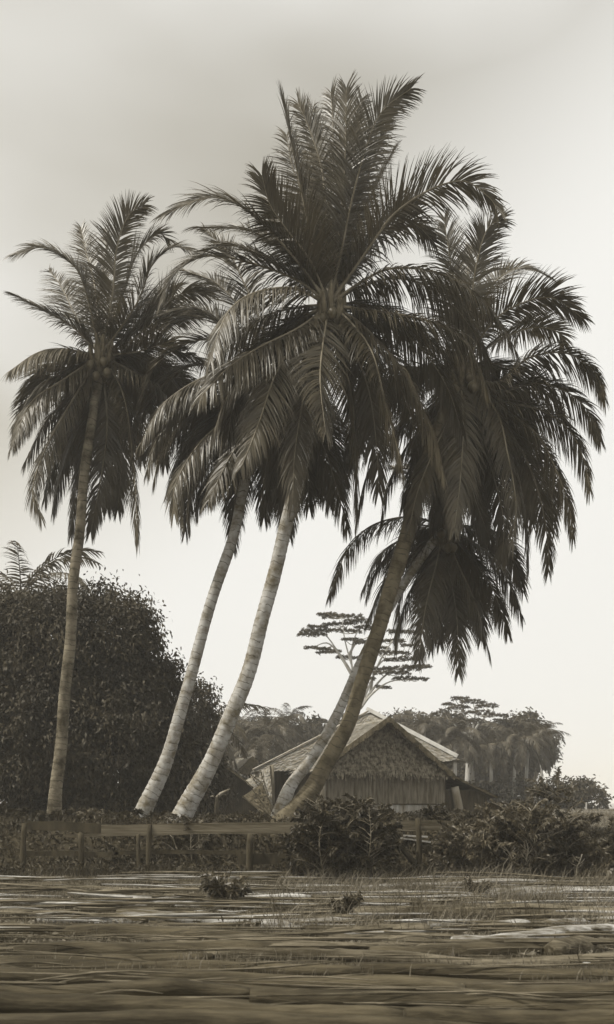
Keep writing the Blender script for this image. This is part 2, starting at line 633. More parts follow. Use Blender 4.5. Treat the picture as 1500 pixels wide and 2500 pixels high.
def build_palm(name_label, base, trunk_px, trunk_r, tm, crown, fronds, LF, fill, seed, nuts=4, n=84, leafL=0.80, width=0.036, group='tall coconut palms leaning over the hut'):
    """crown: (px,py,d). fronds: list of (mid px, mid py, tip px, tip py, tip depth offset, twist)."""
    rng = np.random.RandomState(seed)
    gx, gy = base[0], base[1]
    root = thing('coconut_palm', (gx, gy, float(terrain_h(gx, gy))), name_label, 'palm tree', group)
    palm_trunk(trunk_px, trunk_r, tm, root)
    cx, cy, cd = crown
    C = P(cx, cy, cd)
    # crown shaft: fibre-wrapped leaf bases
    mb = MB()
    for q in range(26):
        a = rng.uniform(0, 6.28)
        u = rng.uniform(0.3, 1)
        e = C + np.array([math.cos(a) * 0.34 * u, math.sin(a) * 0.34 * u, rng.uniform(-0.1, 0.6)])
        b0 = C + np.array([math.cos(a) * 0.1, math.sin(a) * 0.1, rng.uniform(-0.6, -0.3)])
        mb.tube([b0, (b0 + e) / 2 + np.array([math.cos(a), math.sin(a), 0]) * 0.07, e], [0.07, 0.06, 0.02], sides=6, rough=0.3)
    mb.build('crown_fibre', M['fibre'], root, smooth=True)
    for q in range(nuts):
        a = rng.uniform(3.3, 6.1)      # on the side that shows
        c = C + np.array([math.cos(a) * rng.uniform(0.22, 0.38), math.sin(a) * rng.uniform(0.25, 0.4), rng.uniform(-0.62, -0.25)])
        r0 = rng.uniform(0.085, 0.115)
        tt = np.linspace(0.02, 0.98, 8)
        MB().tube(np.stack([c[0] + 0 * tt, c[1] + 0 * tt, c[2] - r0 * 1.2 + tt * 2.4 * r0], -1), r0 * np.sin(tt * math.pi) ** 0.65, sides=9).build('coconut', M['nut'], root, smooth=True)

    def add(ctrl, L, twist, droop, vee):
        lf, rb = frond_geo(ctrl, L, n=n, width=width, twist=twist, rng=rng, droop=droop, vee=vee)
        fo = lf.build('frond', M['dry'] if rng.rand() < 0.05 and droop > 0.6 else M['frond'], root)
        rb.build('midrib', M['midrib'], fo, smooth=True)
    for f in fronds:
        pts, tipd, tw = f[0], f[1], f[2]
        k = len(pts)
        ctrl = [C + np.array([0, 0, 0.0])]
        tot = 0
        prev = np.array([cx, cy])
        seg = []
        for q in pts:
            tot += np.hypot(q[0] - prev[0], q[1] - prev[1])
            seg.append(tot)
            prev = np.array(q)
        for q, s in zip(pts, seg):
            ctrl.append(P(q[0], q[1], cd + tipd * (s / tot)))
        tip, first = ctrl[-1], ctrl[1]
        low = tip[2] < C[2] - 0.6
        droop = 0.9 if low else 0.45
        if len(f) > 3: droop = f[3]
        add(ctrl, leafL * (f[4] if len(f) > 4 else 1.0), tw, droop, -0.1 if low else 0.25)
    for q in range(fill[0]):
        az = rng.uniform(0.25, 2.9)
        el = math.radians(rng.uniform(fill[1], fill[2]))
        dirh = np.array([math.cos(az), math.sin(az), 0])
        L = LF * rng.uniform(0.85, 1.05)
        # arch: starts at elevation el, bends down under its weight
        ctrl = [C.copy()]
        p = C.copy()
        e = el
        bend = math.radians(rng.uniform(70, 105)) * (0.75 + 0.25 * math.cos(el))
        for j in range(6):
            p = p + (dirh * math.cos(e) + np.array([0, 0, math.sin(e)])) * L / 6
            ctrl.append(p.copy())
            e = max(e - bend / 6, -1.5)
        add(ctrl, leafL, rng.uniform(-0.7, 0.7), rng.uniform(0.4, 1.0), 0.1)
    return root


def tp(lst, d0, d1):
    n_ = len(lst)
    return [P(x, y, d0 + (d1 - d0) * i_ / (n_ - 1)) for i_, (x, y) in enumerate(lst)]


# A : left palm ------------------------------------------------------
A_tr = tp([(128, 2020), (138, 1930), (152, 1780), (168, 1600), (181, 1420), (198, 1260), (216, 1080), (238, 950), (247, 870)], 22.0, 22.0)
A_fr = [
    ([(202, 685), (157, 630), (101, 604), (38, 622)], -0.8, 0.7),
    ([(232, 700), (212, 620), (198, 555)], 1.8, 0.4),
    ([(275, 720), (285, 610), (312, 530), (352, 500)], -0.5, 0.6),
    ([(300, 720), (335, 620), (385, 572), (412, 585)], 1.4, 0.5),
    ([(335, 740), (370, 650), (420, 605), (468, 612)], -0.8, -0.6),
    ([(360, 790), (430, 722), (520, 715)], 1.0, 0.6),
    ([(180, 800), (120, 765), (40, 722)], -0.6, 0.5),
    ([(150, 852), (90, 862), (25, 905)], -1.0, 0.3),
    ([(170, 905), (90, 955), (35, 1040)], 0.8, 0.35),
    ([(150, 930), (75, 985), (30, 1090)], -1.4, 0.3),
    ([(170, 990), (110, 1100), (80, 1200), (100, 1265)], -0.9, 0.3),
    ([(200, 1020), (150, 1150), (130, 1250)], 1.0, 0.5),
    ([(215, 1040), (188, 1180), (172, 1310)], 0.9, 0.5),
    ([(262, 1030), (248, 1160), (222, 1298)], 0.8, -0.4),
    ([(285, 1000), (297, 1120), (288, 1245)], 1.2, 0.4),
    ([(300, 960), (325, 1120), (338, 1325)], -0.7, 1.2),
    ([(330, 860), (400, 845), (490, 880)], -1.0, 0.4),
    ([(340, 880), (420, 930), (470, 1020)], 0.8, 0.4),
    ([(320, 930), (370, 1020), (400, 1120)], 1.2, 0.4),
    ([(240, 730), (255, 640), (262, 560)], 2.0, 0.8),
    ([(300, 800), (360, 740), (440, 700)], 2.0, 0.5),
    ([(190, 780), (150, 700), (120, 660)], 2.2, 0.5),
    ([(190, 960), (120, 1020), (60, 1130)], 0.8, 0.4),
    ([(310, 900), (390, 950), (440, 1060)], -0.6, 0.4),
    ([(310, 840), (390, 780), (480, 770)], 0.4, 0.4),
    ([(190, 870), (120, 900), (50, 980)], 1.2, 0.3),
    ([(270, 1000), (272, 1120), (262, 1240)], 1.5, 0.3),
    ([(190, 1000), (140, 1110), (110, 1220)], 1.2, 0.3),
]
build_palm('leftmost tall coconut palm, slim nearly upright trunk in front of the big dark tree', P(128, 2020, 22.0),
           A_tr, [0.19, 0.142, 0.128, 0.122, 0.113, 0.108, 0.103, 0.103, 0.11], M['trunk_mid'], (247, 868, 22.0), A_fr, 3.4, (9, -25, 25), 11, leafL=0.9, width=0.031, n=168)

# B : pale trunk, second from the left; crown behind the main one ------
B_tr = tp([(318, 2060), (348, 1990), (400, 1870), (448, 1720), (492, 1550), (540, 1400), (580, 1270), (603, 1150), (630, 1010), (648, 930)], 20.6, 20.6)
B_fr = [
    ([(590, 900), (500, 920), (400, 985), (345, 1080)], -0.5, 0.4),
    ([(590, 950), (480, 1000), (400, 1090), (375, 1175)], 0.8, 0.4),
    ([(590, 990), (490, 1080), (430, 1180), (425, 1255)], -0.8, 0.5),
    ([(610, 1000), (520, 1090), (465, 1200), (462, 1285)], 0.4, 0.5),
    ([(620, 1020), (560, 1120), (510, 1220)], -1.2, 0.5),
    ([(630, 1030), (590, 1110), (560, 1160)], 2.0, 0.4),
    ([(655, 1040), (650, 1160), (645, 1262)], 1.2, 0.4),
    ([(680, 1020), (705, 1160), (705, 1300)], 0.6, 0.4),
    ([(700, 1020), (745, 1130), (755, 1235)], 1.3, 0.4),
    ([(700, 980), (780, 1070), (820, 1180), (848, 1290)], 0.5, 0.5),
    ([(590, 860), (490, 830), (390, 880), (350, 960)], 0.6, 0.4),
    ([(600, 850), (520, 780), (430, 790), (360, 860)], 1.0, 0.4),
    ([(690, 960), (740, 1080), (790, 1210)], 1.8, 0.4),
    ([(640, 800), (600, 700), (560, 620), (500, 560)], 0.9, 0.6),
    ([(630, 820), (540, 700), (450, 660)], 1.4, 0.5),
    ([(560, 960), (440, 1010), (350, 1110)], 1.6, 0.3),
    ([(620, 1010), (540, 1130), (480, 1240)], 1.4, 0.3),
    ([(600, 980), (470, 1060), (410, 1200)], 1.9, 0.3),
    ([(580, 900), (450, 900), (350, 1000)], 1.5, 0.5),
    ([(580, 930), (470, 960), (390, 1060), (360, 1150)], -0.2, 0.6),
    ([(600, 1010), (510, 1100), (450, 1200), (445, 1270)], -0.3, 0.3),
    ([(610, 1010), (550, 1110), (490, 1190), (480, 1250)], 1.0, 0.6),
    ([(590, 840), (500, 760), (400, 760)], 0.7, 0.6),
]
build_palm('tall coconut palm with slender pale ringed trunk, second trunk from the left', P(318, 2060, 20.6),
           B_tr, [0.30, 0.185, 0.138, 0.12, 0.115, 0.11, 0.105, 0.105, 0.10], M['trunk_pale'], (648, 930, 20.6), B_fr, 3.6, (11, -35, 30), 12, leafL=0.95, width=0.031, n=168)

# C : the main palm --------------------------------------------------
C_tr = tp([(415, 2070), (448, 1990), (500, 1890), (556, 1770), (606, 1640), (645, 1500), (682, 1350), (716, 1220), (748, 1080), (782, 900), (802, 760)], 19.3, 18.6)
C_fr = [
    ([(728, 640), (655, 560), (581, 500), (505, 482), (404, 523)], -0.8, 0.75, 0.5),
    ([(765, 600), (735, 460), (712, 350), (690, 240)], -0.6, 0.8),
    ([(805, 600), (812, 440), (814, 320), (808, 225)], 0.9, 0.8),
    ([(836, 604), (861, 483), (897, 352), (935, 270), (1005, 215)], -0.6, 0.9),
    ([(830, 600), (850, 440), (868, 330), (884, 240)], 1.5, -0.8),
    ([(912, 589), (965, 520), (1053, 462), (1134, 443), (1195, 483), (1214, 512)], -0.7, 0.85, 0.5),
    ([(775, 620), (755, 480), (762, 345)], 2.2, 0.6),
    ([(745, 640), (690, 550), (645, 470)], 2.0, 0.6),
    ([(740, 650), (680, 600), (600, 560), (480, 555)], 1.6, 0.5),
    ([(728, 685), (606, 640), (505, 625), (430, 665), (400, 730)], -0.2, 0.5),
    ([(720, 705), (632, 712), (571, 746), (536, 806), (515, 885)], -1.6, 0.15, 0.9, 1.15),
    ([(730, 800), (630, 850), (555, 900), (490, 970)], -1.8, 0.55, 0.7, 1.1),
    ([(755, 800), (680, 900), (630, 1040), (590, 1140)], -1.9, 0.7, 0.6),
    ([(790, 830), (782, 930), (795, 1055)], -2.3, 0.9, 0.5),
    ([(850, 780), (907, 857), (942, 988), (965, 1070), (985, 1155)], -1.6, 1.0, 0.55),
    ([(880, 755), (967, 766), (1063, 789), (1134, 832), (1175, 908), (1192, 955)], -1.2, 0.35, 0.9),
    ([(880, 690), (960, 655), (1080, 670), (1190, 745), (1262, 860)], -0.9, 0.2, 1.0),
    ([(880, 700), (980, 680), (1080, 720), (1150, 800), (1195, 890)], 0.8, 0.3, 1.0),
    ([(900, 760), (1010, 830), (1090, 940), (1130, 1060)], 0.5, 0.4),
    ([(880, 790), (980, 900), (1050, 1040), (1085, 1160)], -0.6, 0.4),
    ([(850, 820), (900, 950), (920, 1090), (925, 1200)], 0.9, 0.5),
    ([(830, 840), (860, 980), (870, 1120), (872, 1275)], -0.2, 0.5),
    ([(770, 850), (740, 980), (720, 1110), (715, 1230)], -0.6, 0.5),
    ([(760, 840), (700, 960), (660, 1090), (640, 1200)], 0.8, 0.5),
    ([(735, 780), (640, 860), (560, 960), (520, 1060)], 0.4, 0.4),
    ([(730, 750), (630, 780), (540, 860), (480, 980)], 0.9, 0.3),
    ([(880, 640), (930, 560), (980, 500), (1020, 500)], 1.8, 0.6),
    ([(790, 600), (780, 470), (775, 340), (765, 260)], 1.9, -0.6),
    ([(850, 620), (890, 520), (930, 430), (960, 370)], 1.9, 0.6),
    ([(760, 640), (700, 560), (660, 500), (640, 430)], -0.8, -0.6),
    ([(800, 600), (790, 440), (765, 340), (728, 250)], 0.8, 0.9),
    ([(825, 600), (840, 450), (845, 330), (846, 215)], -0.5, 1.0),
    ([(840, 610), (880, 480), (920, 380), (965, 270)], 0.9, 0.8),
    ([(780, 610), (750, 500), (715, 410), (700, 330)], 1.2, 0.8),
    ([(870, 640), (930, 570), (1000, 540), (1060, 590)], 1.2, 0.7),
    ([(745, 690), (660, 640), (570, 600), (500, 610)], 0.9, 0.5),
]
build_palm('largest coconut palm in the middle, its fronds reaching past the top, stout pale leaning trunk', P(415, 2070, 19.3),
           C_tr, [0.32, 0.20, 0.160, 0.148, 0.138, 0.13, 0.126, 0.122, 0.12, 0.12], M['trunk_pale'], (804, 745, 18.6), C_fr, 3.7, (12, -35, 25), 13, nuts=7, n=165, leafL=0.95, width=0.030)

# D : dark leaning trunk, crown high on the right ----------------------
D_tr = tp([(640, 2080), (690, 2015), (722, 1983), (750, 1943), (777, 1902), (822, 1821), (855, 1753), (886, 1660), (916, 1560), (945, 1470), (975, 1370), (1010, 1240), (1060, 1080), (1105, 960), (1125, 905)], 19.2, 20.0)
D_fr = [
    ([(1115, 750), (1100, 640), (1085, 535)], 0.8, 0.7),
    ([(1150, 740), (1165, 640), (1190, 560), (1225, 535)], -0.6, 0.9),
    ([(1190, 720), (1240, 665), (1290, 655), (1335, 672)], 0.6, -0.7),
    ([(1200, 790), (1270, 742), (1350, 728), (1425, 778)], -0.8, 0.6),
    ([(1220, 830), (1300, 800), (1360, 810), (1378, 845)], 1.4, 0.5),
    ([(1210, 935), (1290, 875), (1380, 862), (1450, 905), (1478, 975)], -0.9, 0.6),
    ([(1210, 955), (1310, 935), (1390, 960), (1440, 1010), (1466, 1075)], -0.4, 0.6),
    ([(1220, 975), (1320, 1000), (1390, 1050), (1425, 1120), (1440, 1195)], -0.6, 0.6),
    ([(1220, 990), (1310, 1060), (1360, 1150), (1390, 1240), (1400, 1315)], -0.9, 0.7),
    ([(1210, 1010), (1280, 1110), (1320, 1220), (1338, 1325), (1340, 1395)], 0.5, 0.5),
    ([(1190, 1010), (1250, 1140), (1285, 1270), (1290, 1390)], -0.7, 0.5),
    ([(1165, 1010), (1200, 1140), (1230, 1270), (1225, 1370)], 0.8, 0.4),
    ([(1100, 1010), (1060, 1100), (1020, 1200), (1000, 1290)], -0.8, 0.4),
    ([(1080, 1000), (1000, 1080), (950, 1180), (930, 1275)], 0.4, 0.4),
    ([(1070, 980), (970, 1050), (900, 1150), (870, 1270)], 0.9, 0.4),
    ([(1130, 1030), (1125, 1160), (1110, 1290)], -1.4, 0.5),
    ([(1150, 1030), (1165, 1170), (1175, 1300)], 1.4, 0.5),
    ([(1090, 1030), (1070, 1150), (1055, 1290)], 1.5, 0.5),
    ([(1040, 900), (950, 900), (880, 980), (850, 1100)], 1.3, 0.4),
    ([(1060, 850), (980, 800), (900, 800)], 1.5, 0.4),
    ([(1200, 1000), (1260, 1080), (1290, 1190), (1300, 1280)], 1.4, 0.4),
    ([(1130, 760), (1140, 680), (1150, 600)], 1.6, 0.5),
    ([(1230, 1010), (1300, 1090), (1340, 1180), (1355, 1290)], 1.6, 0.3),
    ([(1210, 1000), (1240, 1110), (1260, 1230), (1250, 1330)], -1.2, 0.3),
    ([(1140, 1060), (1150, 1180), (1190, 1300)], 0.6, 0.2),
    ([(1070, 1010), (1020, 1120), (985, 1240)], 1.7, 0.2),
    ([(1150, 900), (1210, 890), (1270, 960), (1300, 1050)], 1.2, 0.2),
]
build_palm('coconut palm at right with the dark strongly leaning trunk crossing before the hut', P(655, 2075, 19.2),
           D_tr, [0.34, 0.24, 0.19, 0.165, 0.145, 0.14, 0.15, 0.15, 0.14, 0.13, 0.12], M['trunk_dark'], (1125, 900, 20.0), D_fr, 3.6, (14, -45, 25), 14, n=168, leafL=0.9, width=0.031)

# E : pale thin trunk behind D, low crown on the right -----------------
E_tr = tp([(678, 2000), (692, 1960), (708, 1925), (730, 1891), (757, 1857), (785, 1817), (818, 1753), (853, 1680), (890, 1600), (940, 1500), (1010, 1390), (1085, 1290)], 21.2, 21.8)
E_fr = [
    ([(1000, 1262), (905, 1285), (845, 1350), (805, 1455)], -0.5, 0.45),
    ([(1040, 1330), (950, 1400), (895, 1520)], 0.5, 0.5),
    ([(1060, 1360), (1000, 1450), (965, 1555)], 1.0, 0.5),
    ([(1068, 1370), (1040, 1480), (1022, 1612)], -0.8, 0.8),
    ([(1095, 1380), (1115, 1500), (1120, 1645)], 0.4, 0.6),
    ([(1115, 1370), (1160, 1470), (1197, 1600)], -0.7, 0.5),
    ([(1140, 1350), (1200, 1430), (1240, 1545)], 0.5, 0.4),
    ([(1150, 1320), (1220, 1380), (1275, 1505)], -0.6, 0.6),
    ([(1160, 1290), (1230, 1320), (1270, 1410)], 0.8, 0.5),
    ([(1130, 1360), (1170, 1450), (1175, 1560)], 1.3, 0.5),
    ([(1080, 1370), (1075, 1470), (1075, 1570)], 1.5, 0.5),
    ([(1020, 1300), (930, 1350), (885, 1440)], 1.2, 0.4),
    ([(1050, 1200), (1010, 1150), (960, 1140)], 1.2, 0.5),
    ([(1150, 1220), (1210, 1190), (1270, 1240)], 1.0, 0.5),
    ([(1110, 1190), (1130, 1120), (1150, 1080)], 1.4, 0.5),
]
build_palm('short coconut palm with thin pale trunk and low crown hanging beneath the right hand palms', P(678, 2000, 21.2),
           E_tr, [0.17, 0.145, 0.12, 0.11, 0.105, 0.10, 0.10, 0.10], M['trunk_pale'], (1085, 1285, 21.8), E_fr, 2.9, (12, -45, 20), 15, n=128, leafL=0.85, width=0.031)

# ------------------------------------------------------------------ distant palms built from shared frond meshes
far_fronds = []
_rng = np.random.RandomState(5)
for q in range(4):
    pts = [np.zeros(3)]
    p = np.zeros(3)
    e = math.radians([55, 30, 5, -20][q])
    for j in range(6):
        p = p + np.array([math.cos(e), 0, math.sin(e)]) * 3.6 / 6
        pts.append(p.copy())
        e = max(e - math.radians([14, 17, 16, 12][q]), -1.45)
    lf, rb = frond_geo(pts, 0.85, n=40, width=0.075, twist=[0.5, -0.4, 0.3, 0.2][q], rng=_rng, droop=0.7, vee=0.0)
    V = np.vstack(lf.V + rb.V)
    Qs = [a for a in lf.Q] + [a + lf.n for a in rb.Q]
    me = mesh_from('far_frond', V, np.vstack(Qs))
    me.materials.append(M['farfrond'])
    far_fronds.append(me)


def far_palm(px, py_crown, py_base, d, label, sc=1.0, nf=16, seed=0, lean=0.0, tr=0.14, group='distant coconut palms', tm='palebark'):
    rng = np.random.RandomState(seed + 100)
    sc, tr, nf = (sc * 0.66, tr * 0.75, nf + 8) if d > 50 else (sc, tr, nf)
    C = P(px, py_crown, d)
    bx = C[0] - lean
    gz = float(terrain_h(bx, d))
    root = thing('distant_palm', (bx, d, gz), label, 'palm tree', group)
    top = C
    MB().tube(spline([(bx, d, gz - 0.1), ((bx + C[0]) / 2 - lean * 0.1, d, (gz + C[2]) / 2), top], 14), np.linspace(tr * 1.25, tr * 0.8, 14), sides=8, rough=0.1).build('trunk', M[tm], root, smooth=True)
    for q in range(nf):
        ty = min(3, int(4 * q / nf))
        o = bpy.data.objects.new('frond', far_fronds[ty])
        o.parent = root
        o.location = tuple(top - np.array([bx, d, gz]))
        az = q * 2.4 + rng.uniform(-0.3, 0.3)
        s = sc * rng.uniform(0.85, 1.1)
        o.rotation_euler = (rng.uniform(-0.15, 0.15), rng.uniform(-0.25, 0.15), az)
        o.scale = (s, s, s)
        COL.objects.link(o)
    return root


far_palm(52, 1455, 2000, 34, 'small coconut palm showing only its crown above the big dark tree at far left', 0.95, 14, 1, group=None)
far_palm(500, 1780, 2000, 40, 'coconut palm peeping from behind the right edge of the big dark tree', 0.8, 14, 2, group=None)
far_palm(588, 1775, 1990, 62, 'distant coconut palm behind the stout pale trunk, left of the small hut roof', 1.0, 16, 3)
far_palm(652, 1798, 1990, 60, 'distant coconut palm with wide fronds over the broken hut roof', 1.15, 18, 4)
far_palm(700, 1765, 1990, 66, 'distant coconut palm standing tallest between the two left hand clumps', 1.0, 16, 5)
far_palm(610, 1850, 1990, 55, 'low young palm right behind the small hut roof', 0.9, 14, 6)
far_palm(735, 1850, 1990, 62, 'low young palm just left of the main hut roof slope', 0.9, 14, 61)
far_palm(1037, 1775, 1985, 62, 'distant coconut palm rising above the right roof slope of the hut', 1.0, 14, 7)
far_palm(1112, 1800, 1985, 58, 'distant coconut palm right of the hut, below the flat topped tree', 1.05, 16, 8)
far_palm(1200, 1825, 1985, 60, 'distant coconut palm with bare white trunk, first right of the hut roof corner', 1.0, 16, 9)
far_palm(1262, 1808, 1985, 60, 'distant coconut palm with white trunk, middle of the right grove', 1.1, 16, 10, lean=0.25)
far_palm(1292, 1815, 1985, 62, 'distant coconut palm with white trunk, under the round tree at the grove edge', 1.1, 16, 11, lean=0.3)
far_palm(1155, 1850, 1985, 63, 'short distant palm between the white trunked palms and the hut', 0.9, 14, 12)
far_palm(1322, 1790, 1985, 66, 'distant coconut palm poking out of the right side of the round tree', 0.85, 12, 13)

# ------------------------------------------------------------------ broadleaf trees


def crown_leaves(mb, ells, d, leaf, dens, rng, droop=0.6, clump=0.32, depth=1.0, per=26, aspect=0.46):
    """ells: (px,py,rx,ry) ellipses in photo pixels at depth d; leaves grow in clumps on their shells"""
    k = d / F
    for (ex, ey, rx, ry) in ells:
        c = P(ex, ey, d)
        a, b, e = rx * k, min(rx, ry) * k * depth, ry * k
        ncl = int(dens * 4 * math.pi * ((a * b) ** 1.6 / 3 + (a * e) ** 1.6 / 3 + (b * e) ** 1.6 / 3) ** (1 / 1.6))
        u = rng.normal(size=(ncl, 3))
        u /= np.linalg.norm(u, axis=1)[:, None]
        u = u[u[:, 1] < 0.45]
        ncl = len(u)
        rad = rng.uniform(0.86, 1.0, ncl) + 0.07 * np.sin(u[:, 0] * 9 + ex) * np.cos(u[:, 2] * 8 + ey) + (rng.rand(ncl) < 0.08) * rng.uniform(0.0, 0.04, ncl)
        inner = rng.rand(ncl) < 0.25
        rad[inner] *= 0.8
        cc = c + u * np.array([a, b, e]) * rad[:, None]
        csz = clump * rng.uniform(0.35, 1.25, ncl)
        C = np.repeat(cc, per, 0)
        U = np.repeat(u, per, 0)
        g = rng.normal(size=(ncl * per, 3)) * np.clip(np.repeat(csz, per), 0, 9)[:, None] * 0.48
        D = 0.6 * U + 0.7 * rng.normal(size=(ncl * per, 3)) + np.array([0, 0, -droop])
        L = leaf * rng.uniform(0.6, 1.25, ncl * per)
        mb.leaves(C + g, D, L, L * aspect, rng)


def broad_tree(label, base, ells, d, leaf, dens, mt, seed, name='broadleaf_tree', droop=0.6, clump=0.32, depth=1.0, per=26, limbs=8, tr=0.3, cat='tree', group=None):
    rng = np.random.RandomState(seed)
    gz = float(terrain_h(base[0], base[1]))
    ells = list(ells)
    main_n = len(ells)
    for q in range(main_n * 4):         # smaller boughs standing out of the big masses
        e = ells[q % main_n]
        a_ = rng.uniform(-0.3, math.pi + 0.3)
        sz = rng.uniform(0.16, 0.30) * min(e[2], e[3])
        ells.append((e[0] + math.cos(a_) * (e[2] - sz * 0.45), e[1] - math.sin(a_) * (e[3] - sz * 0.45), sz * 1.2, sz))
    root = thing(name, (base[0], base[1], gz), label, cat, group)
    B = np.array([base[0], base[1], gz - 0.1])
    big = ells[:main_n]
    top = P(np.mean([e[0] for e in big]), np.mean([e[1] for e in big]), d)
    fork = B + (top - B) * 0.45
    MB().tube(spline([B, (B + fork) / 2 + rng.normal(size=3) * 0.1, fork], 8), np.linspace(tr * 1.3, tr * 0.75, 8), sides=10, rough=0.15).build('trunk', M['bark'], root, smooth=True)
    lb = MB()
    for q in range(limbs):
        e = big[q % len(big)]
        t = P(e[0] + rng.uniform(-0.5, 0.5) * e[2], e[1] + rng.uniform(-0.5, 0.4) * e[3], d + rng.uniform(-0.4, 0.4) * e[2] * d / F)
        mid = (fork + t) / 2 + rng.normal(size=3) * 0.25 * tr
        lb.tube(spline([fork, mid, t], 8), np.linspace(tr * 0.55, tr * 0.08, 8), sides=6)
    lb.build('limbs', M['bark'], root, smooth=True)
    mb = MB()
    crown_leaves(mb, ells, d, leaf, dens, rng, droop, clump, depth, per)
    mb.build('crown', mt, root)
    return root


broad_tree('huge dense dark rounded tree filling the left side behind the leftmost palm trunk', (-6.2, 28.5),
           [(90, 1600, 150, 160), (180, 1588, 145, 150), (255, 1550, 105, 115), (292, 1660, 105, 140), (368, 1752, 88, 140), (290, 1800, 165, 185), (120, 1800, 190, 210), (0, 1700, 140, 230), (405, 1880, 95, 130), (230, 1930, 200, 130), (20, 1930, 150, 140)],
           27.5, 0.13, 7.5, M['leaf'], 21, name='mango_tree', droop=0.9, clump=0.46, tr=0.5, per=80, limbs=10)
broad_tree('smaller dark rounded tree close behind the right edge of the huge left tree', (-3.2, 31.5),
           [(480, 1755, 44, 95), (490, 1830, 48, 110), (480, 1920, 62, 90)], 31.5, 0.13, 8.0, M['leaf'], 22, droop=1.0, clump=0.42, tr=0.22, per=70)

# grove behind the left palms and hut
broad_tree('distant bushy tree mass behind the left distant palms and small hut', (-3.5, 72),
           [(560, 1850, 60, 90), (620, 1870, 70, 90), (690, 1850, 70, 80), (750, 1830, 55, 75), (655, 1830, 60, 70)], 72, 0.32, 4.0, M['leaf_far'], 23, droop=0.3, clump=0.6)
broad_tree('distant dark round topped tree directly behind the hut roof ridge', (5, 76),
           [(800, 1850, 70, 80), (860, 1840, 70, 80), (940, 1835, 70, 85), (1000, 1830, 70, 82)], 76, 0.32, 4.0, M['leaf_far'], 24, droop=0.3, clump=0.6)
broad_tree('distant dark tree behind the palm right of the hut roof', (10.5, 74),
           [(1070, 1840, 70, 90), (1120, 1850, 70, 95), (1060, 1900, 80, 80)], 74, 0.32, 4.0, M['leaf_far'], 25, droop=0.3, clump=0.6)
broad_tree('distant tree between the hut and the white trunked palms, full of dark foliage', (13.5, 72),
           [(1185, 1850, 70, 75), (1235, 1870, 70, 80), (1180, 1920, 80, 60)], 72, 0.32, 4.0, M['leaf_far'], 26, droop=0.3, clump=0.55)
broad_tree('large round headed tree at the right end of the distant grove', (15.8, 70),
           [(1275, 1803, 60, 56), (1315, 1822, 42, 50), (1240, 1845, 62, 72), (1328, 1848, 28, 30)], 70, 0.30, 5.0, M['leaf_far'], 27, droop=0.4, clump=0.42)
broad_tree('low bushy shoreline thicket left of the last seaside bush', (17.8, 62),
           [(1300, 1950, 60, 42), (1240, 1950, 60, 45), (1350, 1938, 42, 36), (1390, 1940, 40, 34), (1180, 1955, 60, 40)], 60, 0.28, 4.0, M['leaf_far'], 28, name='thicket', clump=0.45, tr=0.1, cat='bush')
broad_tree('rightmost seaside bush standing against the open sea', (16.5, 59),
           [(1435, 1940, 38, 34), (1425, 1925, 22, 24), (1455, 1955, 22, 20)], 58, 0.26, 4.5, M['leaf_far'], 29, name='seaside_bush', clump=0.4, tr=0.08, cat='bush')

# ------------------------------------------------------------------ flat-topped (umbrella) trees


def umbrella_tree(label, d, trunk, branches, pads, seed, r0=0.28, dens=1.0):
    rng = np.random.RandomState(seed)
    bx, by = trunk[0]
    B = P(bx, by, d)
    root = thing('umbrella_tree', (B[0], B[1], float(terrain_h(B[0], B[1]))), label, 'tree')
    tpts = [(B[0], B[1], float(terrain_h(B[0], B[1])) - 0.1)] + [P(x, y, d) for x, y in trunk[1:]]
    MB().tube(spline(tpts, 16), np.linspace(r0 * 1.2, r0 * 0.7, 16), sides=9, rough=0.1).build('trunk', M['palebark'], root, smooth=True)
    k = d / F
    ends = []
    for br in branches:
        dd = rng.uniform(-1.2, 1.2)
        n_ = len(br)
        pts = [P(x, y, d + dd * i_ / max(1, n_ - 1)) for i_, (x, y) in enumerate(br)]
        s = spline(pts, 14)
        MB().tube(s, np.linspace(r0 * 0.5, r0 * 0.12, 14), sides=6).build('branch', M['palebark'], root, smooth=True)
        ends += [s[j] for j in range(3, 14)]
    ends = np.array(ends)
    tw = MB()
    mb = MB()
    for (cx, cy, hw, hh) in pads:
        c = P(cx, cy, d + rng.uniform(-1.5, 1.5))
        # twigs up into the pad from the nearest lower branch point
        cand = ends[ends[:, 2] < c[2] + 0.1] if np.any(ends[:, 2] < c[2] + 0.1) else ends
        near = cand[np.argmin(np.linalg.norm(cand - c, axis=1))]
        for j in range(3):
            e = c + np.array([(j - 1) * hw * k * 0.6, rng.uniform(-0.4, 0.4), -hh * k * 0.2])
            tw.tube(spline([near, (near + e) / 2 + np.array([0, 0, -0.15]), e], 6), np.linspace(r0 * 0.16, 0.015, 6), sides=4)
        nn = int(hw * 22 * dens)
        u = rng.uniform(-1, 1, nn)
        sub = np.round(u * 6 + rng.uniform(-0.3, 0.3, nn)) / 6
        u = 0.65 * u + 0.35 * sub
        pos = c + np.stack([u * hw * k, rng.uniform(-1, 1, nn) * hw * k * 0.35, rng.normal(0, hh * k * 0.20, nn) + hh * k * 0.5 * np.sin(sub * 17 + cx) - 0.35 * hh * k * u * u + rng.uniform(-0.5, 0.5) * 0.1 * u], -1)
        D = rng.normal(size=(nn, 3)) * np.array([1, 1, 0.25])
        L = rng.uniform(0.08, 0.18, nn)
        mb.leaves(pos, D, L, L * 0.4, rng)
    tw.build('twigs', M['bark'], root, kind='stuff', smooth=True)
    mb.build('crown', M['flat'], root)
    return root


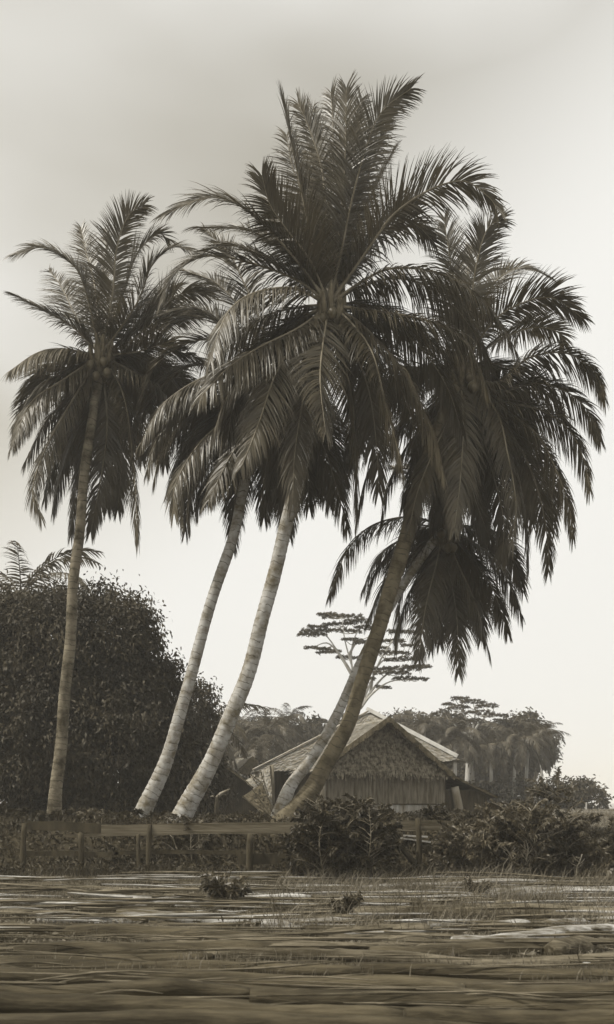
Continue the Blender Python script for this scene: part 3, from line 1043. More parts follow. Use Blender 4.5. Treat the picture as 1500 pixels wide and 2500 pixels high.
umbrella_tree('tall airy tree with pale forked limbs and flat leaf layers, behind the leaning trunks', 58,
              [(872, 1990), (872, 1840), (870, 1735)],
              [[(870, 1740), (884, 1700), (868, 1655), (852, 1600), (842, 1560), (835, 1508)],
               [(870, 1740), (884, 1700), (858, 1640), (825, 1590), (790, 1545), (760, 1550)],
               [(884, 1700), (860, 1630), (862, 1570), (885, 1520)],
               [(860, 1650), (830, 1600), (800, 1570), (765, 1580)],
               [(872, 1735), (900, 1680), (925, 1620), (955, 1570), (985, 1540)],
               [(872, 1735), (905, 1690), (940, 1650), (980, 1630), (1035, 1628)],
               [(905, 1690), (915, 1640), (940, 1610), (980, 1605)],
               [(880, 1730), (908, 1695), (950, 1665), (1000, 1658)],
               [(852, 1600), (870, 1570), (900, 1555)]],
              [(836, 1503, 52, 6), (800, 1499, 24, 5), (873, 1515, 32, 7), (770, 1538, 36, 5), (762, 1547, 36, 5), (843, 1538, 40, 5), (776, 1529, 24, 4), (900, 1530, 34, 5),
               (760, 1580, 15, 4), (803, 1590, 30, 5), (790, 1583, 16, 4), (852, 1604, 32, 5), (890, 1566, 24, 5), (962, 1592, 38, 5), (985, 1608, 45, 5), (970, 1631, 62, 6), (1017, 1626, 34, 5),
               (1003, 1655, 42, 5), (955, 1641, 46, 5), (936, 1676, 17, 4), (980, 1541, 32, 5), (955, 1563, 32, 4), (925, 1580, 26, 4), (1005, 1575, 26, 4), (830, 1522, 40, 4), (860, 1560, 24, 4), (895, 1655, 20, 4)],
              31, r0=0.17)
umbrella_tree('feathery flat topped tree standing above the distant grove on the right', 70,
              [(1140, 1990), (1145, 1850), (1150, 1800)],
              [[(1150, 1800), (1140, 1760), (1130, 1725)], [(1150, 1800), (1175, 1760), (1205, 1740)], [(1150, 1800), (1120, 1780), (1100, 1755)], [(1150, 1800), (1160, 1750), (1160, 1720)]],
              [(1125, 1704, 22, 6), (1155, 1712, 30, 7), (1190, 1722, 26, 6), (1120, 1725, 26, 6), (1165, 1738, 40, 7), (1210, 1745, 30, 7), (1100, 1745, 20, 5), (1140, 1760, 40, 6), (1195, 1768, 36, 7), (1180, 1790, 40, 7), (1225, 1758, 18, 5), (1095, 1718, 14, 4)],
              32, r0=0.2, dens=1.5)
umbrella_tree('small flat topped tree just showing left of the hut ridge', 75,
              [(775, 1990), (778, 1850), (780, 1790)], [[(780, 1800), (775, 1775), (772, 1760)], [(780, 1800), (795, 1775), (805, 1762)]],
              [(775, 1757, 24, 4), (795, 1763, 22, 4), (760, 1768, 16, 4), (910, 1748, 30, 5), (945, 1758, 26, 5)], 33, r0=0.16)

# ------------------------------------------------------------------ the thatched hut
TH = math.radians(18)
rdir = np.array([math.cos(TH), math.sin(TH), 0])
bdir = np.array([-math.sin(TH), math.cos(TH), 0])
Zv = np.array([0, 0, 1.0])
O = np.array([2.63, 33.0, 0.0])
GZ = float(terrain_h(2.6, 33))


def H(r, b, z):
    return O + r * rdir + b * bdir + np.array([0, 0, z])


def thatch_slope(mb, A, B, C, D, rng, step=0.16, w=0.06, thick=0.07):
    """A,B top edge; D,C bottom edge. Overlapping courses of leaf strips down a slope"""
    A, B, C, D = [np.asarray(q, float) for q in (A, B, C, D)]
    N = np.cross(B - A, D - A)
    N /= np.linalg.norm(N)
    if N[2] < 0: N = -N
    # underlay slab
    for s in (0.0, -thick):
        mb.add([A + N * s, B + N * s, C + N * s, D + N * s], [(0, 1, 2, 3)])
    mb.add([A, A - N * thick, D, D - N * thick], [(0, 1, 3, 2)])
    mb.add([B, B - N * thick, C, C - N * thick], [(0, 1, 3, 2)])
    mb.add([D, D - N * thick, C, C - N * thick], [(0, 1, 3, 2)])
    ln = max(np.linalg.norm(D - A), np.linalg.norm(C - B))
    rows = max(3, int(ln / step))
    for i_ in range(rows):
        t = (i_ + 0.2) / rows
        a, b = A + (D - A) * t, B + (C - B) * t
        wd = np.linalg.norm(b - a)
        n_ = max(1, int(wd / w))
        u = (np.arange(n_) + rng.uniform(0, 1, n_)) / n_
        top = a + (b - a) * u[:, None] + N * 0.012
        down = (D - A) * (1 - u)[:, None] + (C - B) * u[:, None]
        down /= np.linalg.norm(down, axis=1)[:, None]
        across = (b - a) / max(wd, 1e-6)
        l_ = step * rng.uniform(1.1, 1.9, n_)
        skew = rng.normal(0, 0.10, n_)[:, None]
        bot = top + (down + across * skew) * l_[:, None] + N * rng.uniform(0.02, 0.06, n_)[:, None]
        hw = across * w * 0.55
        V = np.stack([top - hw, top + hw, bot + hw * 0.7, bot - hw * 0.7], 1).reshape(-1, 3)
        mb.add(V, np.arange(n_ * 4).reshape(n_, 4))


hr = np.random.RandomState(3)
hut = thing('thatched_hut', (O[0], O[1], GZ), 'large palm thatched hut with a gabled front wing and bamboo walls behind the leaning trunks', 'hut')
pk, el_, er_ = H(0, -0.35, 4.13), H(-2.6, -0.35, 2.35), H(2.4, -0.35, 2.22)
pk2, el2, er2 = H(0, 3.2, 4.13), H(-2.6, 3.2, 2.35), H(2.4, 3.2, 2.22)
wing = MB()
thatch_slope(wing, pk2, pk, el_, el2, hr)
wing.build('left_wing_roof', M['thatch'], hut, kind='stuff')
wing = MB()
thatch_slope(wing, pk, pk2, er2, er_, hr)
wing.build('right_wing_roof', M['thatch'], hut, kind='stuff')
lt = MB()
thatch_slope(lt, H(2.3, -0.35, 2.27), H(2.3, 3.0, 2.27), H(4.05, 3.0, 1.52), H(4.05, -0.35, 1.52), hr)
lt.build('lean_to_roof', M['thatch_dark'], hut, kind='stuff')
# main hipped roof
AP = P(903, 1739, 36.2)
AP2 = P(866, 1748, 39.0)
RC = P(1114, 1852, 35.2)
LC = P(618, 1884, 34.2)
LB = P(640, 1880, 42)
RB = P(1090, 1862, 42)
mr = MB()
thatch_slope(mr, AP, AP + np.array([0.02, 0, 0]), RC, LC, hr)
mr.build('front_roof_slope', M['thatch'], hut, kind='stuff')
mr = MB()
thatch_slope(mr, AP2, AP, LC, LB, hr)
mr.build('left_roof_slope', M['thatch'], hut, kind='stuff')
mr = MB()
thatch_slope(mr, AP, AP2, RB, RC, hr, step=0.4, w=0.2)
mr.build('right_roof_slope', M['thatch'], hut, kind='stuff')
mr = MB()
thatch_slope(mr, AP2, AP2 + np.array([0.02, 0, 0]), LB, RB, hr, step=0.5, w=0.25)
mr.build('rear_roof_slope', M['thatch'], hut, kind='stuff')
up = np.array([0, 0, 0.09])
MB().bar(AP + up + np.array([-.1, 0, .05]), RC + up + np.array([.05, 0, 0]), 0.16, 0.13).build('ridge_board', M['board'], hut)
MB().bar(AP + up * 0.8, LC + up * 0.8, 0.15, 0.04).build('ridge_board', M['thatch'], hut)
# verge poles of the gable
for a, b in ((pk, el_), (pk, er_)):
    v = MB()
    n_ = 120
    for q in range(n_):
        c = a + (b - a) * (q + hr.rand()) / n_
        v.bar(c + np.array([0, 0, 0.06]), c + np.array([hr.normal(0, 0.02), -0.04 + hr.normal(0, 0.02), -0.10 - hr.rand() * 0.08]), 0.045, 0.03, up=(0, 1, 0))
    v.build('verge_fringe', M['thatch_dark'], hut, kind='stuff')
# gable triangle hung with leaf shingles (bulges out like a skirt at the bottom)
gt = MB()
rows = 22
for q in range(rows):
    t = q / (rows - 1)
    z = 4.0 - t * (4.0 - 2.32)
    rl = -2.6 * (4.13 - z) / (4.13 - 2.35) + 0.12
    rh = 2.4 * (4.13 - z) / (4.13 - 2.22) - 0.12
    n_ = max(2, int((rh - rl) / 0.05))
    for j in range(n_):
        r_ = rl + (rh - rl) * (j + hr.rand()) / n_
        b0 = -0.02 - 0.28 * t ** 2
        l_ = hr.uniform(0.14, 0.30)
        a = H(r_, b0, z)
        b = H(r_ + hr.normal(0, 0.03), b0 - 0.05 - 0.03 * hr.rand(), z - l_)
        s = rdir * 0.02
        gt.add([a - s, a + s, b + s * 0.6, b - s * 0.6], [(0, 1, 2, 3)])
gt.add([H(-2.5, 0.03, 2.3), H(2.3, 0.03, 2.2), H(0, 0.03, 4.1)], None, [(0, 1, 2)])
gt.build('gable_thatch', M['thatch_gable'], hut, kind='stuff')
# cane walls


def cane_wall(name, r0, r1, z0, z1, b, mt, w=0.055, b1=None, f=None):
    mb = MB()
    f = f or (lambda r, b_, z: H(r, b_, z))
    n_ = int(abs(r1 - r0) / w)
    b1 = b if b1 is None else b1
    for j in range(n_):
        u = (j + 0.5) / n_
        r_ = r0 + (r1 - r0) * u
        bb = b + (b1 - b) * u
        tilt = hr.normal(0, 0.012)
        mb.bar(f(r_, bb + hr.normal(0, 0.008), z0), f(r_ + tilt, bb + hr.normal(0, 0.008), z1 + hr.normal(0, 0.02)), w * hr.uniform(0.7, 0.95), 0.03, up=(0, 1, 0))
    a, c = f(r0, b + 0.03, z0), f(r1, b1 + 0.03, z0)
    mb.add([a, c, c + Zv * (z1 - z0), a + Zv * (z1 - z0)], [(0, 1, 2, 3)])
    return mb.build(name, mt, hut, kind='stuff')


M['canedark'] = mat('dark_cane', 0.04, 0.09, scale=5, rough=0.9, stretch=(2.5, 2.5, 0.35))  # darker cane; shade on the left walls is put into the colour
cane_wall('upper_cane_wall', -2.3, 2.2, 1.28, 2.36, 0.0, M['bamboo'])
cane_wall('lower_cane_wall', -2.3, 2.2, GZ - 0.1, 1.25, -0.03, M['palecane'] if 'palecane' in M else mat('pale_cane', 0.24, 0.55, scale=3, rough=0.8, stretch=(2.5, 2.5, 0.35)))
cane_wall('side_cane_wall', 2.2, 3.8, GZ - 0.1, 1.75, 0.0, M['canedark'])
cane_wall('left_cane_wall', -2.3, -2.3, GZ, 2.3, 0.0, M['canedark']) if False else None
mb = MB()
mb.box((H(-2.3, 1.6, 1.6)), bdir * 1.6, rdir * 0.02, Zv * 0.75)
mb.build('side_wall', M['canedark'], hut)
MB().bar(H(-2.3, -0.07, 1.27), H(2.25, -0.07, 1.25), 0.04, 0.035).build('batten', M['darkwood'], hut)
MB().bar(H(-2.3, -0.10, 2.28), H(2.25, -0.10, 2.2), 0.07, 0.07).build('wall_plate', M['darkwood'], hut)
for (r_, z1, dx) in ((-2.35, 2.3, 0), (2.72, 1.85, -0.25)):
    MB().tube([H(r_, -0.2, GZ - 0.2), H(r_ + dx * 0.5, -0.2, (GZ + z1) / 2), H(r_ + dx, -0.2, z1)], [0.17, 0.15, 0.14], sides=10, rough=0.1).build('corner_post', M['bark'], hut, smooth=True)
# main body walls left of the wing
PL = [P(668, 1960, 34.6), P(805, 1960, 35.2)]


def fm(r, b, z):
    q = PL[0] + (PL[1] - PL[0]) * r
    return np.array([q[0], q[1] + b, z])


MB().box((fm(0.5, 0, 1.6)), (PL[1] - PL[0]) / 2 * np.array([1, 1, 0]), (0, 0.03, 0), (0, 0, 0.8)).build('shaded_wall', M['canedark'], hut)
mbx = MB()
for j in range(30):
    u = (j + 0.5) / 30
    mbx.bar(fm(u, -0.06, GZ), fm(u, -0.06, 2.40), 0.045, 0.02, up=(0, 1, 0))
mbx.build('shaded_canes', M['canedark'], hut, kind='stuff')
MB().tube([P(664, 2000, 34.0), P(666, 1930, 34.0), P(664, 1868, 34.0)], [0.09, 0.08, 0.075], sides=8, rough=0.15).build('corner_post', M['bark'], hut, smooth=True)
MB().box(P(905, 1925, 41), (3.0, 0.3, 0), (0, 0.04, 0), (0, 0, 1.1)).build('rear_wall', M['canedark'], hut)

# small hut on the left
sh = thing('small_hut', (-3.3, 38, float(terrain_h(-3.3, 38))), 'small dark thatched hut, half hidden behind the stout pale palm trunk', 'hut')
spk, sl, sr = P(528, 1852, 38), P(400, 1935, 38), P(648, 1938, 38)
bk = np.array([-1.3, 3.5, 0.0])
m1 = MB()
thatch_slope(m1, spk, spk + bk, sr + bk, sr, hr)
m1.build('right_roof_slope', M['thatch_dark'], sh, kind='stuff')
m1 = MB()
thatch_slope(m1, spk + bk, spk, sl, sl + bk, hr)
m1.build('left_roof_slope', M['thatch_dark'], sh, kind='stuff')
m1 = MB()
wz = float(terrain_h(-3.3, 38))
fy = 38.25
m1.add([(sl[0] + .2, fy, wz), (sr[0] - .2, fy, wz), (sr[0] - .2, fy, sr[2]), (spk[0], fy, spk[2] - 0.05), (sl[0] + .2, fy, sl[2])], None, [(0, 1, 2), (0, 2, 3), (0, 3, 4)])
for j in range(50):
    u = (j + 0.5) / 50
    x_ = sl[0] + 0.2 + (sr[0] - sl[0] - 0.4) * u
    zt = spk[2] - 0.1 - abs(x_ - spk[0]) * 0.72
    m1.bar((x_, fy - 0.04, wz), (x_, fy - 0.04, zt), 0.05, 0.02, up=(0, 1, 0))
m1.build('front_wall', M['leaf_dark'], sh, kind='stuff')
# second little roof behind it
rf = thing('roof_ruin', P(590, 1990, 42) * np.array([1, 1, 0]) + np.array([0, 0, GZ]), 'broken piece of pale thatch roof rising behind the small dark hut', 'roof')
m1 = MB()
thatch_slope(m1, P(556, 1858, 42), P(618, 1846, 41), P(580, 1883, 40), P(552, 1872, 41), hr)
m1.build('thatch_sheet', M['thatch'], rf, kind='stuff')
m1 = MB()
thatch_slope(m1, P(618, 1846, 41), P(632, 1860, 41.3), P(605, 1895, 40.3), P(582, 1882, 40), hr)
m1.build('thatch_edge', M['thatch_dark'], rf, kind='stuff')
for (x_, yy) in ((562, 41.5), (610, 41)):
    q = P(x_, 1870, yy)
    MB().tube([(q[0], yy, GZ - 0.1), (q[0], yy, q[2])], [0.06, 0.05], sides=7).build('post', M['darkwood'], rf)
# collapsed thatch panels leaning on the hut corner


def panel(label, A, B, C, D, mt):
    t = thing('thatch_panel', (A + B + C + D) / 4 * np.array([1, 1, 0]) + np.array([0, 0, GZ]), label, 'roof panel', 'collapsed thatch panels beside the hut')
    m_ = MB()
    thatch_slope(m_, A, B, C, D, hr, step=0.12, w=0.05, thick=0.04)
    m_.build('thatch', mt, t, kind='stuff')
    for u in (0.0, 0.5, 1.0):
        a, b = A + (B - A) * u, D + (C - D) * u
        MB().bar(a + np.array([0, -0.05, 0.03]), b + np.array([0, -0.05, 0.03]), 0.035, 0.035, up=(0, 1, 0)).build('lath', M['darkwood'], t)


panel('tall sagging thatch panel hanging against the dark hut corner post', P(612, 1893, 34.5), P(660, 1872, 34), P(668, 1968, 33.6), P(642, 1915, 34), M['thatch'])
panel('slumped striped thatch panel lying lowest, left of the dark corner post', P(592, 1945, 33.4), P(640, 1912, 33.6), P(672, 1992, 33), P(655, 1998, 32.8), M['thatch_dark'])
panel('middle thatch panel bridging the small hut roof and the corner post', P(598, 1906, 35), P(632, 1888, 35), P(650, 1925, 34.6), P(618, 1925, 34.6), M['thatch'])
# forked post
fp = thing('forked_post', P(528, 2010, 30) * np.array([1, 1, 0]) + np.array([0, 0, float(terrain_h(-2.8, 30))]), 'pale forked post with a dead branch standing before the small hut', 'post')
MB().tube([P(528, 2020, 30), P(529, 1980, 30), P(530, 1946, 30)], [0.075, 0.07, 0.06], sides=8, rough=0.2).build('stem', M['darkwood'], fp, smooth=True)
MB().tube([P(530, 1948, 30), P(540, 1938, 30), P(553, 1931, 30), P(562, 1926, 30)], [0.055, 0.05, 0.04, 0.02], sides=6, rough=0.3).build('branch', M['bark'], fp, smooth=True)
MB().tube([P(530, 1948, 30), P(520, 1944, 30), P(512, 1946, 30)], [0.04, 0.03, 0.015], sides=6, rough=0.3).build('branch', M['bark'], fp, smooth=True)

# ------------------------------------------------------------------ fence
fd = 18.0
fence = thing('plank_fence', (0, fd, 0), 'low weathered plank fence running across below the palm trunks', 'fence')


def rail(x0, y0, x1, y1, h, d0=fd, d1=fd, m='wood', th=0.035, name='rail'):
    a, b = P(x0, y0, d0), P(x1, y1, d1)
    n_ = 9
    mb = MB()
    t = np.linspace(0, 1, n_)
    top, bot = [], []
    hh = h / F * d0
    V = []
    for u in t:
        c = a + (b - a) * u + np.array([0, 0, 0.008 * math.sin(u * 9 + x0)])
        e = hh / 2 * (1 + 0.05 * math.sin(u * 13 + y0))
        for dy in (-th / 2, th / 2):
            for s in (-1, 1):
                V.append(c + np.array([0, dy, s * e]))
    V = np.array(V)
    Q = []
    for j in range(n_ - 1):
        o_ = j * 4
        Q += [(o_, o_ + 4, o_ + 5, o_ + 1), (o_ + 2, o_ + 3, o_ + 7, o_ + 6), (o_ + 1, o_ + 5, o_ + 7, o_ + 3), (o_, o_ + 2, o_ + 6, o_ + 4)]
    Q += [(0, 1, 3, 2), ((n_ - 1) * 4, (n_ - 1) * 4 + 2, (n_ - 1) * 4 + 3, (n_ - 1) * 4 + 1)]
    return mb.add(V, Q).build(name, M[m], fence)


rail(248, 2027, 728, 2020, 27)
rail(60, 2014, 262, 2022, 22, 18.06, 18.06, 'darkwood')
rail(160, 2041, 330, 2036, 8, 18.08, 18.08, 'wood')
rail(950, 2015, 1108, 2016, 25)
rail(730, 2019, 952, 2016, 24, 18.05, 18.05)
rail(580, 2098, 800, 2092, 26, 18.0, 18.0, 'darkwood')
rail(280, 2081, 590, 2080, 10, 18.05, 18.05, 'darkwood')
rail(60, 2082, 290, 2086, 12, 18.05, 18.05, 'darkwood')
rail(1100, 2018, 1420, 2024, 22, 18.02, 18.02, 'darkwood')
rail(1290, 2066, 1500, 2068, 6, 18.0, 18.0, 'log_pale')
for (x_, yt, r_) in ((198, 2034, 0.05), (338, 2036, 0.035), (366, 2013, 0.045), (612, 2036, 0.06), (722, 2032, 0.055), (1020, 1998, 0.05), (1210, 2020, 0.05), (60, 2010, 0.05), (1420, 2030, 0.05)):
    top = P(x_, yt, fd - 0.07)
    b = np.array([top[0] + hr.normal(0, 0.03), fd - 0.07, -0.15])
    MB().tube(spline([b, (b + top) / 2 + np.array([hr.normal(0, 0.025), 0, 0]), top], 8), np.linspace(r_ * 1.15, r_, 8), sides=9, rough=0.2).build('post', M['darkwood'], fence, smooth=True)
br = MB().tube(spline([P(955, 2040, 17.9), P(985, 2075, 17.85), P(1015, 2110, 17.8)], 8), np.linspace(0.035, 0.06, 8), sides=8, rough=0.2).build('brace', M['darkwood'], fence, smooth=True)
# pale offcuts behind the fence gap
for (x0, y0, x1, y1, lab) in ((985, 2040, 1045, 2043, 'upper pale plank offcut lying behind the fence gap right of the dark bush'), (978, 2046, 1052, 2056, 'lower slanting pale plank offcut in the fence gap right of the dark bush')):
    a, b = P(x0, y0, 18.5), P(x1, y1, 18.45)
    tag(MB().bar(a - (a + b) / 2 * 0, b, 0.06, 0.03).build('plank', M['palebark']), lab, 'plank')
bd = P(680, 2133, 17.3)
tag(MB().bar((P(578, 2136, 17.2)), (P(795, 2130, 17.2)), 0.16, 0.06).build('plank', M['log_grey']), 'pale flat plank lying on the ground below the fence posts', 'plank')
# distant meadow marker post
q = P(1432, 1985, 50)
tag(MB().tube([(q[0], 50, float(terrain_h(q[0], 50)) - 0.1), (q[0], 50, q[2] + 0.55)], [0.045, 0.04], sides=7).build('marker_post', M['palebark']), 'thin pale post standing in the meadow before the seaside bush', 'post')
q = P(1180, 1990, 55)

# ------------------------------------------------------------------ shrubs


def shrub(label, specs, mt, seed, leafL=0.13, aspect=0.3, name='leafy_shrub', twig='twig', pin=True, group=None, spread=0.25):
    """specs: list of (base px, base py, top px, top py, depth, n_side) stems"""
    rng = np.random.RandomState(seed)
    leafL *= 0.82
    b0 = P(specs[0][0], specs[0][1], specs[0][4])
    root = thing(name, (b0[0], b0[1], float(terrain_h(b0[0], b0[1]))), label, 'shrub', group)
    st, lv = MB(), MB()

    def leafy(pts, L0):
        s = spline(pts, 36)
        T = np.gradient(s, axis=0)
        T /= np.linalg.norm(T, axis=1)[:, None]
        idx = np.arange(7, 36)
        for sd in (-1, 1):
            c = s[idx]
            t = T[idx]
            side = np.cross(t, rng.normal(size=3))
            side /= np.linalg.norm(side, axis=1)[:, None]
            D = t * 0.7 + side * sd * 0.9 + rng.normal(size=(len(idx), 3)) * 0.3 + np.array([0, 0, -0.15])
            LL = L0 * rng.uniform(0.6, 1.15, len(idx))
            lv.leaves(c, D, LL, LL * aspect, rng)
    for (bx, by, tx, ty, d, ns) in specs:
        a = P(bx, by, d)
        a[2] = float(terrain_h(a[0], d)) - 0.05
        t = P(tx, ty, d + rng.uniform(-0.3, 0.3))
        mid = (a + t) / 2 + np.array([rng.normal(0, 0.12), rng.normal(0, 0.1), 0.08])
        main = spline([a, mid, t], 20)
        st.tube(main, np.linspace(0.016, 0.004, 20), sides=5)
        leafy(main[9:], leafL)
        ln = np.linalg.norm(t - a)
        for j in range(ns):
            u = rng.uniform(0.12, 0.95)
            p0 = main[int(u * 19)]
            az = rng.uniform(0, 6.28)
            l_ = ln * rng.uniform(0.18, 0.42) * (1.15 - 0.5 * u)
            e = p0 + np.array([math.cos(az) * l_, math.sin(az) * l_ * 0.8, l_ * rng.uniform(0.1, 0.8)])
            m_ = (p0 + e) / 2 + np.array([0, 0, 0.1 * l_])
            st.tube(spline([p0, m_, e], 6), np.linspace(0.009, 0.003, 6), sides=4, cap=False)
            leafy([p0, m_, e], leafL)
    st.build('stems', M[twig], root, smooth=True)
    lv.build('leaves', mt, root)
    return root


def stems(x0, x1, by, tops, d, n_, ns, rng, dd=0.6):
    out = []
    for j in range(n_):
        u = (j + rng.rand()) / n_
        x = x0 + (x1 - x0) * u
        ty = np.interp(x, [p[0] for p in tops], [p[1] for p in tops])
        ty += abs(rng.normal(0, 1)) * 0.12 * (by - ty) + (0 if rng.rand() < 0.35 else rng.uniform(0, 0.35) * (by - ty))
        out.append((x + rng.uniform(-15, 15), by, x + rng.uniform(-10, 10), ty, d + rng.uniform(-dd, dd), ns))
    return out


sr_ = np.random.RandomState(9)
shrub('dark broad shrub in front of the fence, centre, hiding the hut foot', stems(725, 935, 2160, [(725, 2040), (780, 1968), (830, 1945), (890, 1945), (930, 1990), (955, 2050)], 17.2, 40, 30, sr_), M['leaf_dark'], 41, leafL=0.13, aspect=0.34)
shrub('wide sprawling shrub at the right with pale forked stems and tall feathery sprays', stems(1085, 1300, 2170, [(1085, 2025), (1130, 2000), (1200, 1968), (1260, 1958), (1300, 1950)], 17.4, 44, 28, sr_), M['leaf_shrub'], 42, leafL=0.13)
shrub('tallest shrub on the right whose top spray rises against the seaside bushes', stems(1290, 1400, 2170, [(1290, 1958), (1340, 1968), (1375, 1990), (1400, 2015)], 17.0, 22, 24, sr_) + [(1340, 2160, 1362, 1876, 17.2, 10), (1345, 2160, 1398, 1908, 17.2, 6), (1335, 2160, 1325, 1900, 17.0, 10)], M['leaf_shrub'], 43, leafL=0.12)
shrub('low shrub at the right edge with long arching sprays over the meadow', stems(1385, 1540, 2170, [(1385, 2040), (1430, 2045), (1500, 2050), (1540, 2040)], 16.8, 20, 16, sr_) + [(1440, 2120, 1495, 2002, 17, 8), (1420, 2120, 1440, 1988, 17, 8), (1460, 2140, 1510, 2045, 17, 6)], M['leaf_shrub'], 44, leafL=0.13)
shrub('small upright shrub before the pale cane wall left of the leaning post', [(1075, 2060, 1090, 1962, 18.7, 12), (1085, 2060, 1060, 1975, 18.6, 10), (1080, 2060, 1110, 1985, 18.6, 8)], M['leaf_dark'], 45, leafL=0.11)
shrub('low ivy like plants around the foot of the stout pale palm trunk', [(450, 2050, 435, 1994, 18.3, 12), (470, 2050, 470, 1998, 18.3, 12), (490, 2050, 488, 2000, 18.4, 8)], M['leaf_shrub'], 46, leafL=0.09, name='low_plant')
shrub('leafy bush covering the root of the dark leaning palm trunk', [(740, 2060, 745, 1955, 18.6, 16), (760, 2060, 775, 1965, 18.6, 14), (720, 2060, 722, 1985, 18.5, 12), (700, 2060, 700, 2000, 18.4, 10)], M['leaf_shrub'], 47, leafL=0.11)
shrub('shadowy undergrowth shrub left of the leftmost palm foot', stems(-60, 130, 2060, [(-60, 1960), (130, 1985)], 20.0, 22, 16, sr_), M['leaf_dark'], 48, leafL=0.14)
shrub('low dark shrub between the leftmost palm foot and the slender pale trunk', stems(130, 330, 2060, [(130, 1980), (330, 1990)], 20.0, 24, 16, sr_), M['leaf_dark'], 49, leafL=0.13)
shrub('low leafy shrub behind the fence between the slender and stout pale trunks', stems(345, 470, 2060, [(345, 1975), (470, 1990)], 20.5, 16, 14, sr_), M['leaf_dark'], 50, leafL=0.12)
shrub('low thin shrub in front of the small hut behind the long fence plank', stems(500, 700, 2050, [(500, 2000), (600, 1992), (700, 1990)], 21.5, 18, 14, sr_), M['leaf_dark'], 51, leafL=0.11)

# dead forked stems in front of the right shrub
for (pts, lab) in (([(1285, 2150), (1283, 2110), (1290, 2075), (1284, 2050)], 'left pale dead forked stem in front of the right shrub'),
                   ([(1245, 2140), (1250, 2100), (1240, 2078), (1232, 2068)], 'short crooked pale dead stem left of the taller dead stem'),
                   ([(1410, 2150), (1408, 2120), (1415, 2105), (1422, 2085)], 'right pale dead twig near the edge of the right shrub')):
    t = thing('dead_stem', P(pts[0][0], pts[0][1], 16.3) * np.array([1, 1, 0]), lab, 'dead stem')
    main = spline([P(x, y, 16.3) for x, y in pts], 10)
    main[0][2] = -0.03
    MB().tube(main, np.linspace(0.016, 0.007, 10), sides=6, rough=0.2).build('stem', M['bark'], t, smooth=True)
    for j in range(4):
        p0 = main[3 + j]
        e = p0 + np.array([(-1) ** j * hr.uniform(0.08, 0.2), 0, hr.uniform(0.08, 0.16)])
        MB().tube(spline([p0, (p0 + e) / 2 + np.array([0, 0, -0.02]), e], 5), np.linspace(0.008, 0.003, 5), sides=5).build('branch', M['bark'], t, smooth=True)


def small_plant(label, px, py, d, hgt, n_, mt, seed, L=0.12):
    rng = np.random.RandomState(seed)
    b = P(px, py, d)
    b[2] = float(terrain_h(b[0], d))
    t = thing('small_plant', b, label, 'plant')
    st, lv = MB(), MB()
    for j in range(n_):
        az = rng.uniform(0, 6.28)
        e = b + np.array([math.cos(az) * hgt * 0.6, math.sin(az) * hgt * 0.6, hgt * rng.uniform(0.45, 1.0)])
        s = spline([b, b + (e - b) * 0.5 + np.array([0, 0, 0.15 * hgt]), e], 12)
        st.tube(s, np.linspace(0.008, 0.003, 12), sides=4, cap=False)
        c = s[3:]
        for sd in range(3):
            D = (e - b)[None, :] / hgt * 0.6 + rng.normal(size=(len(c), 3)) * 0.6 + np.array([0, 0, -0.2])
            LL = L * rng.uniform(0.6, 1.1, len(c))
            lv.leaves(c, D, LL, LL * 0.34, rng)
    st.build('stems', M['twig'], t)
    lv.build('leaves', mt, t)


small_plant('rounded leafy plant growing between the logs left of centre', 552, 2215, 12.9, 0.46, 34, M['leaf_shrub'], 61, L=0.13)
small_plant('tiny dark plant between the pale logs right of centre', 845, 2258, 11.6, 0.28, 22, M['leaf_dark'], 62, L=0.08)
small_plant('dark weed tuft against the second row of logs at right', 1165, 2190, 14.0, 0.28, 12, M['leaf_dark'], 63, L=0.09)

# ------------------------------------------------------------------ logs
LG = 'logs lying side by side across the foreground'


def log(x0, x1, y, r, m, label, tilt=0.0, bend=0.06, sink=0.7, seed=None):
    r = min(r, 0.13) * (0.8 if y < 2320 else 0.6)
    """x0,x1: photo columns of the ends; y: photo row of its lit top; r radius in m; tilt: extra depth at right end"""
    rng = np.random.RandomState(seed)
    ztop = r * (2 - sink) - r * 0.25
    d = (CZ - ztop) * F / (y - HY)
    a = np.array([(x0 - HX) / F * d, d - tilt / 2])
    b = np.array([(x1 - HX) / F * d, d + tilt / 2])
    n_ = max(16, int(np.linalg.norm(b - a) / 0.12))
    u = np.linspace(0, 1, n_)
    cx = a[0] + (b[0] - a[0]) * u
    ph = rng.uniform(0, 6)
    cy = a[1] + (b[1] - a[1]) * u + bend * np.sin(u * 4 + ph)
    gz = terrain_h(cx, cy)
    cz = gz + r * (1 - sink) + 0.25 * bend * np.sin(u * 7 + ph * 2)
    rad = r * (1.05 - 0.22 * u) * (1 + 0.05 * np.sin(u * 23 + ph))
    rad[0] *= 0.86
    rad[-1] *= 0.8
    loc = (float(cx.mean()), float(cy.mean()), float(gz.mean()))
    t = MB()
    sides = 12
    t.tube(np.stack([cx, cy, cz], -1), rad, sides=sides, rough=0.10)
    # long hollow flutes on the trunk surface
    Vv = t.V[0]
    body = Vv[:n_ * sides].reshape(n_, sides, 3)
    cen = np.stack([cx, cy, cz], -1)[:, None, :]
    fl = 1 + 0.04 * np.sin(np.arange(sides)[None, :] * 2.6 + ph + 2.2 * np.sin(u * 3)[:, None])
    t.V[0][:n_ * sides] = (cen + (body - cen) * fl[..., None]).reshape(-1, 3)
    o = t.build('log', M[m], loc=loc, smooth=True)
    tag(o, label, 'log', LG)
    return o


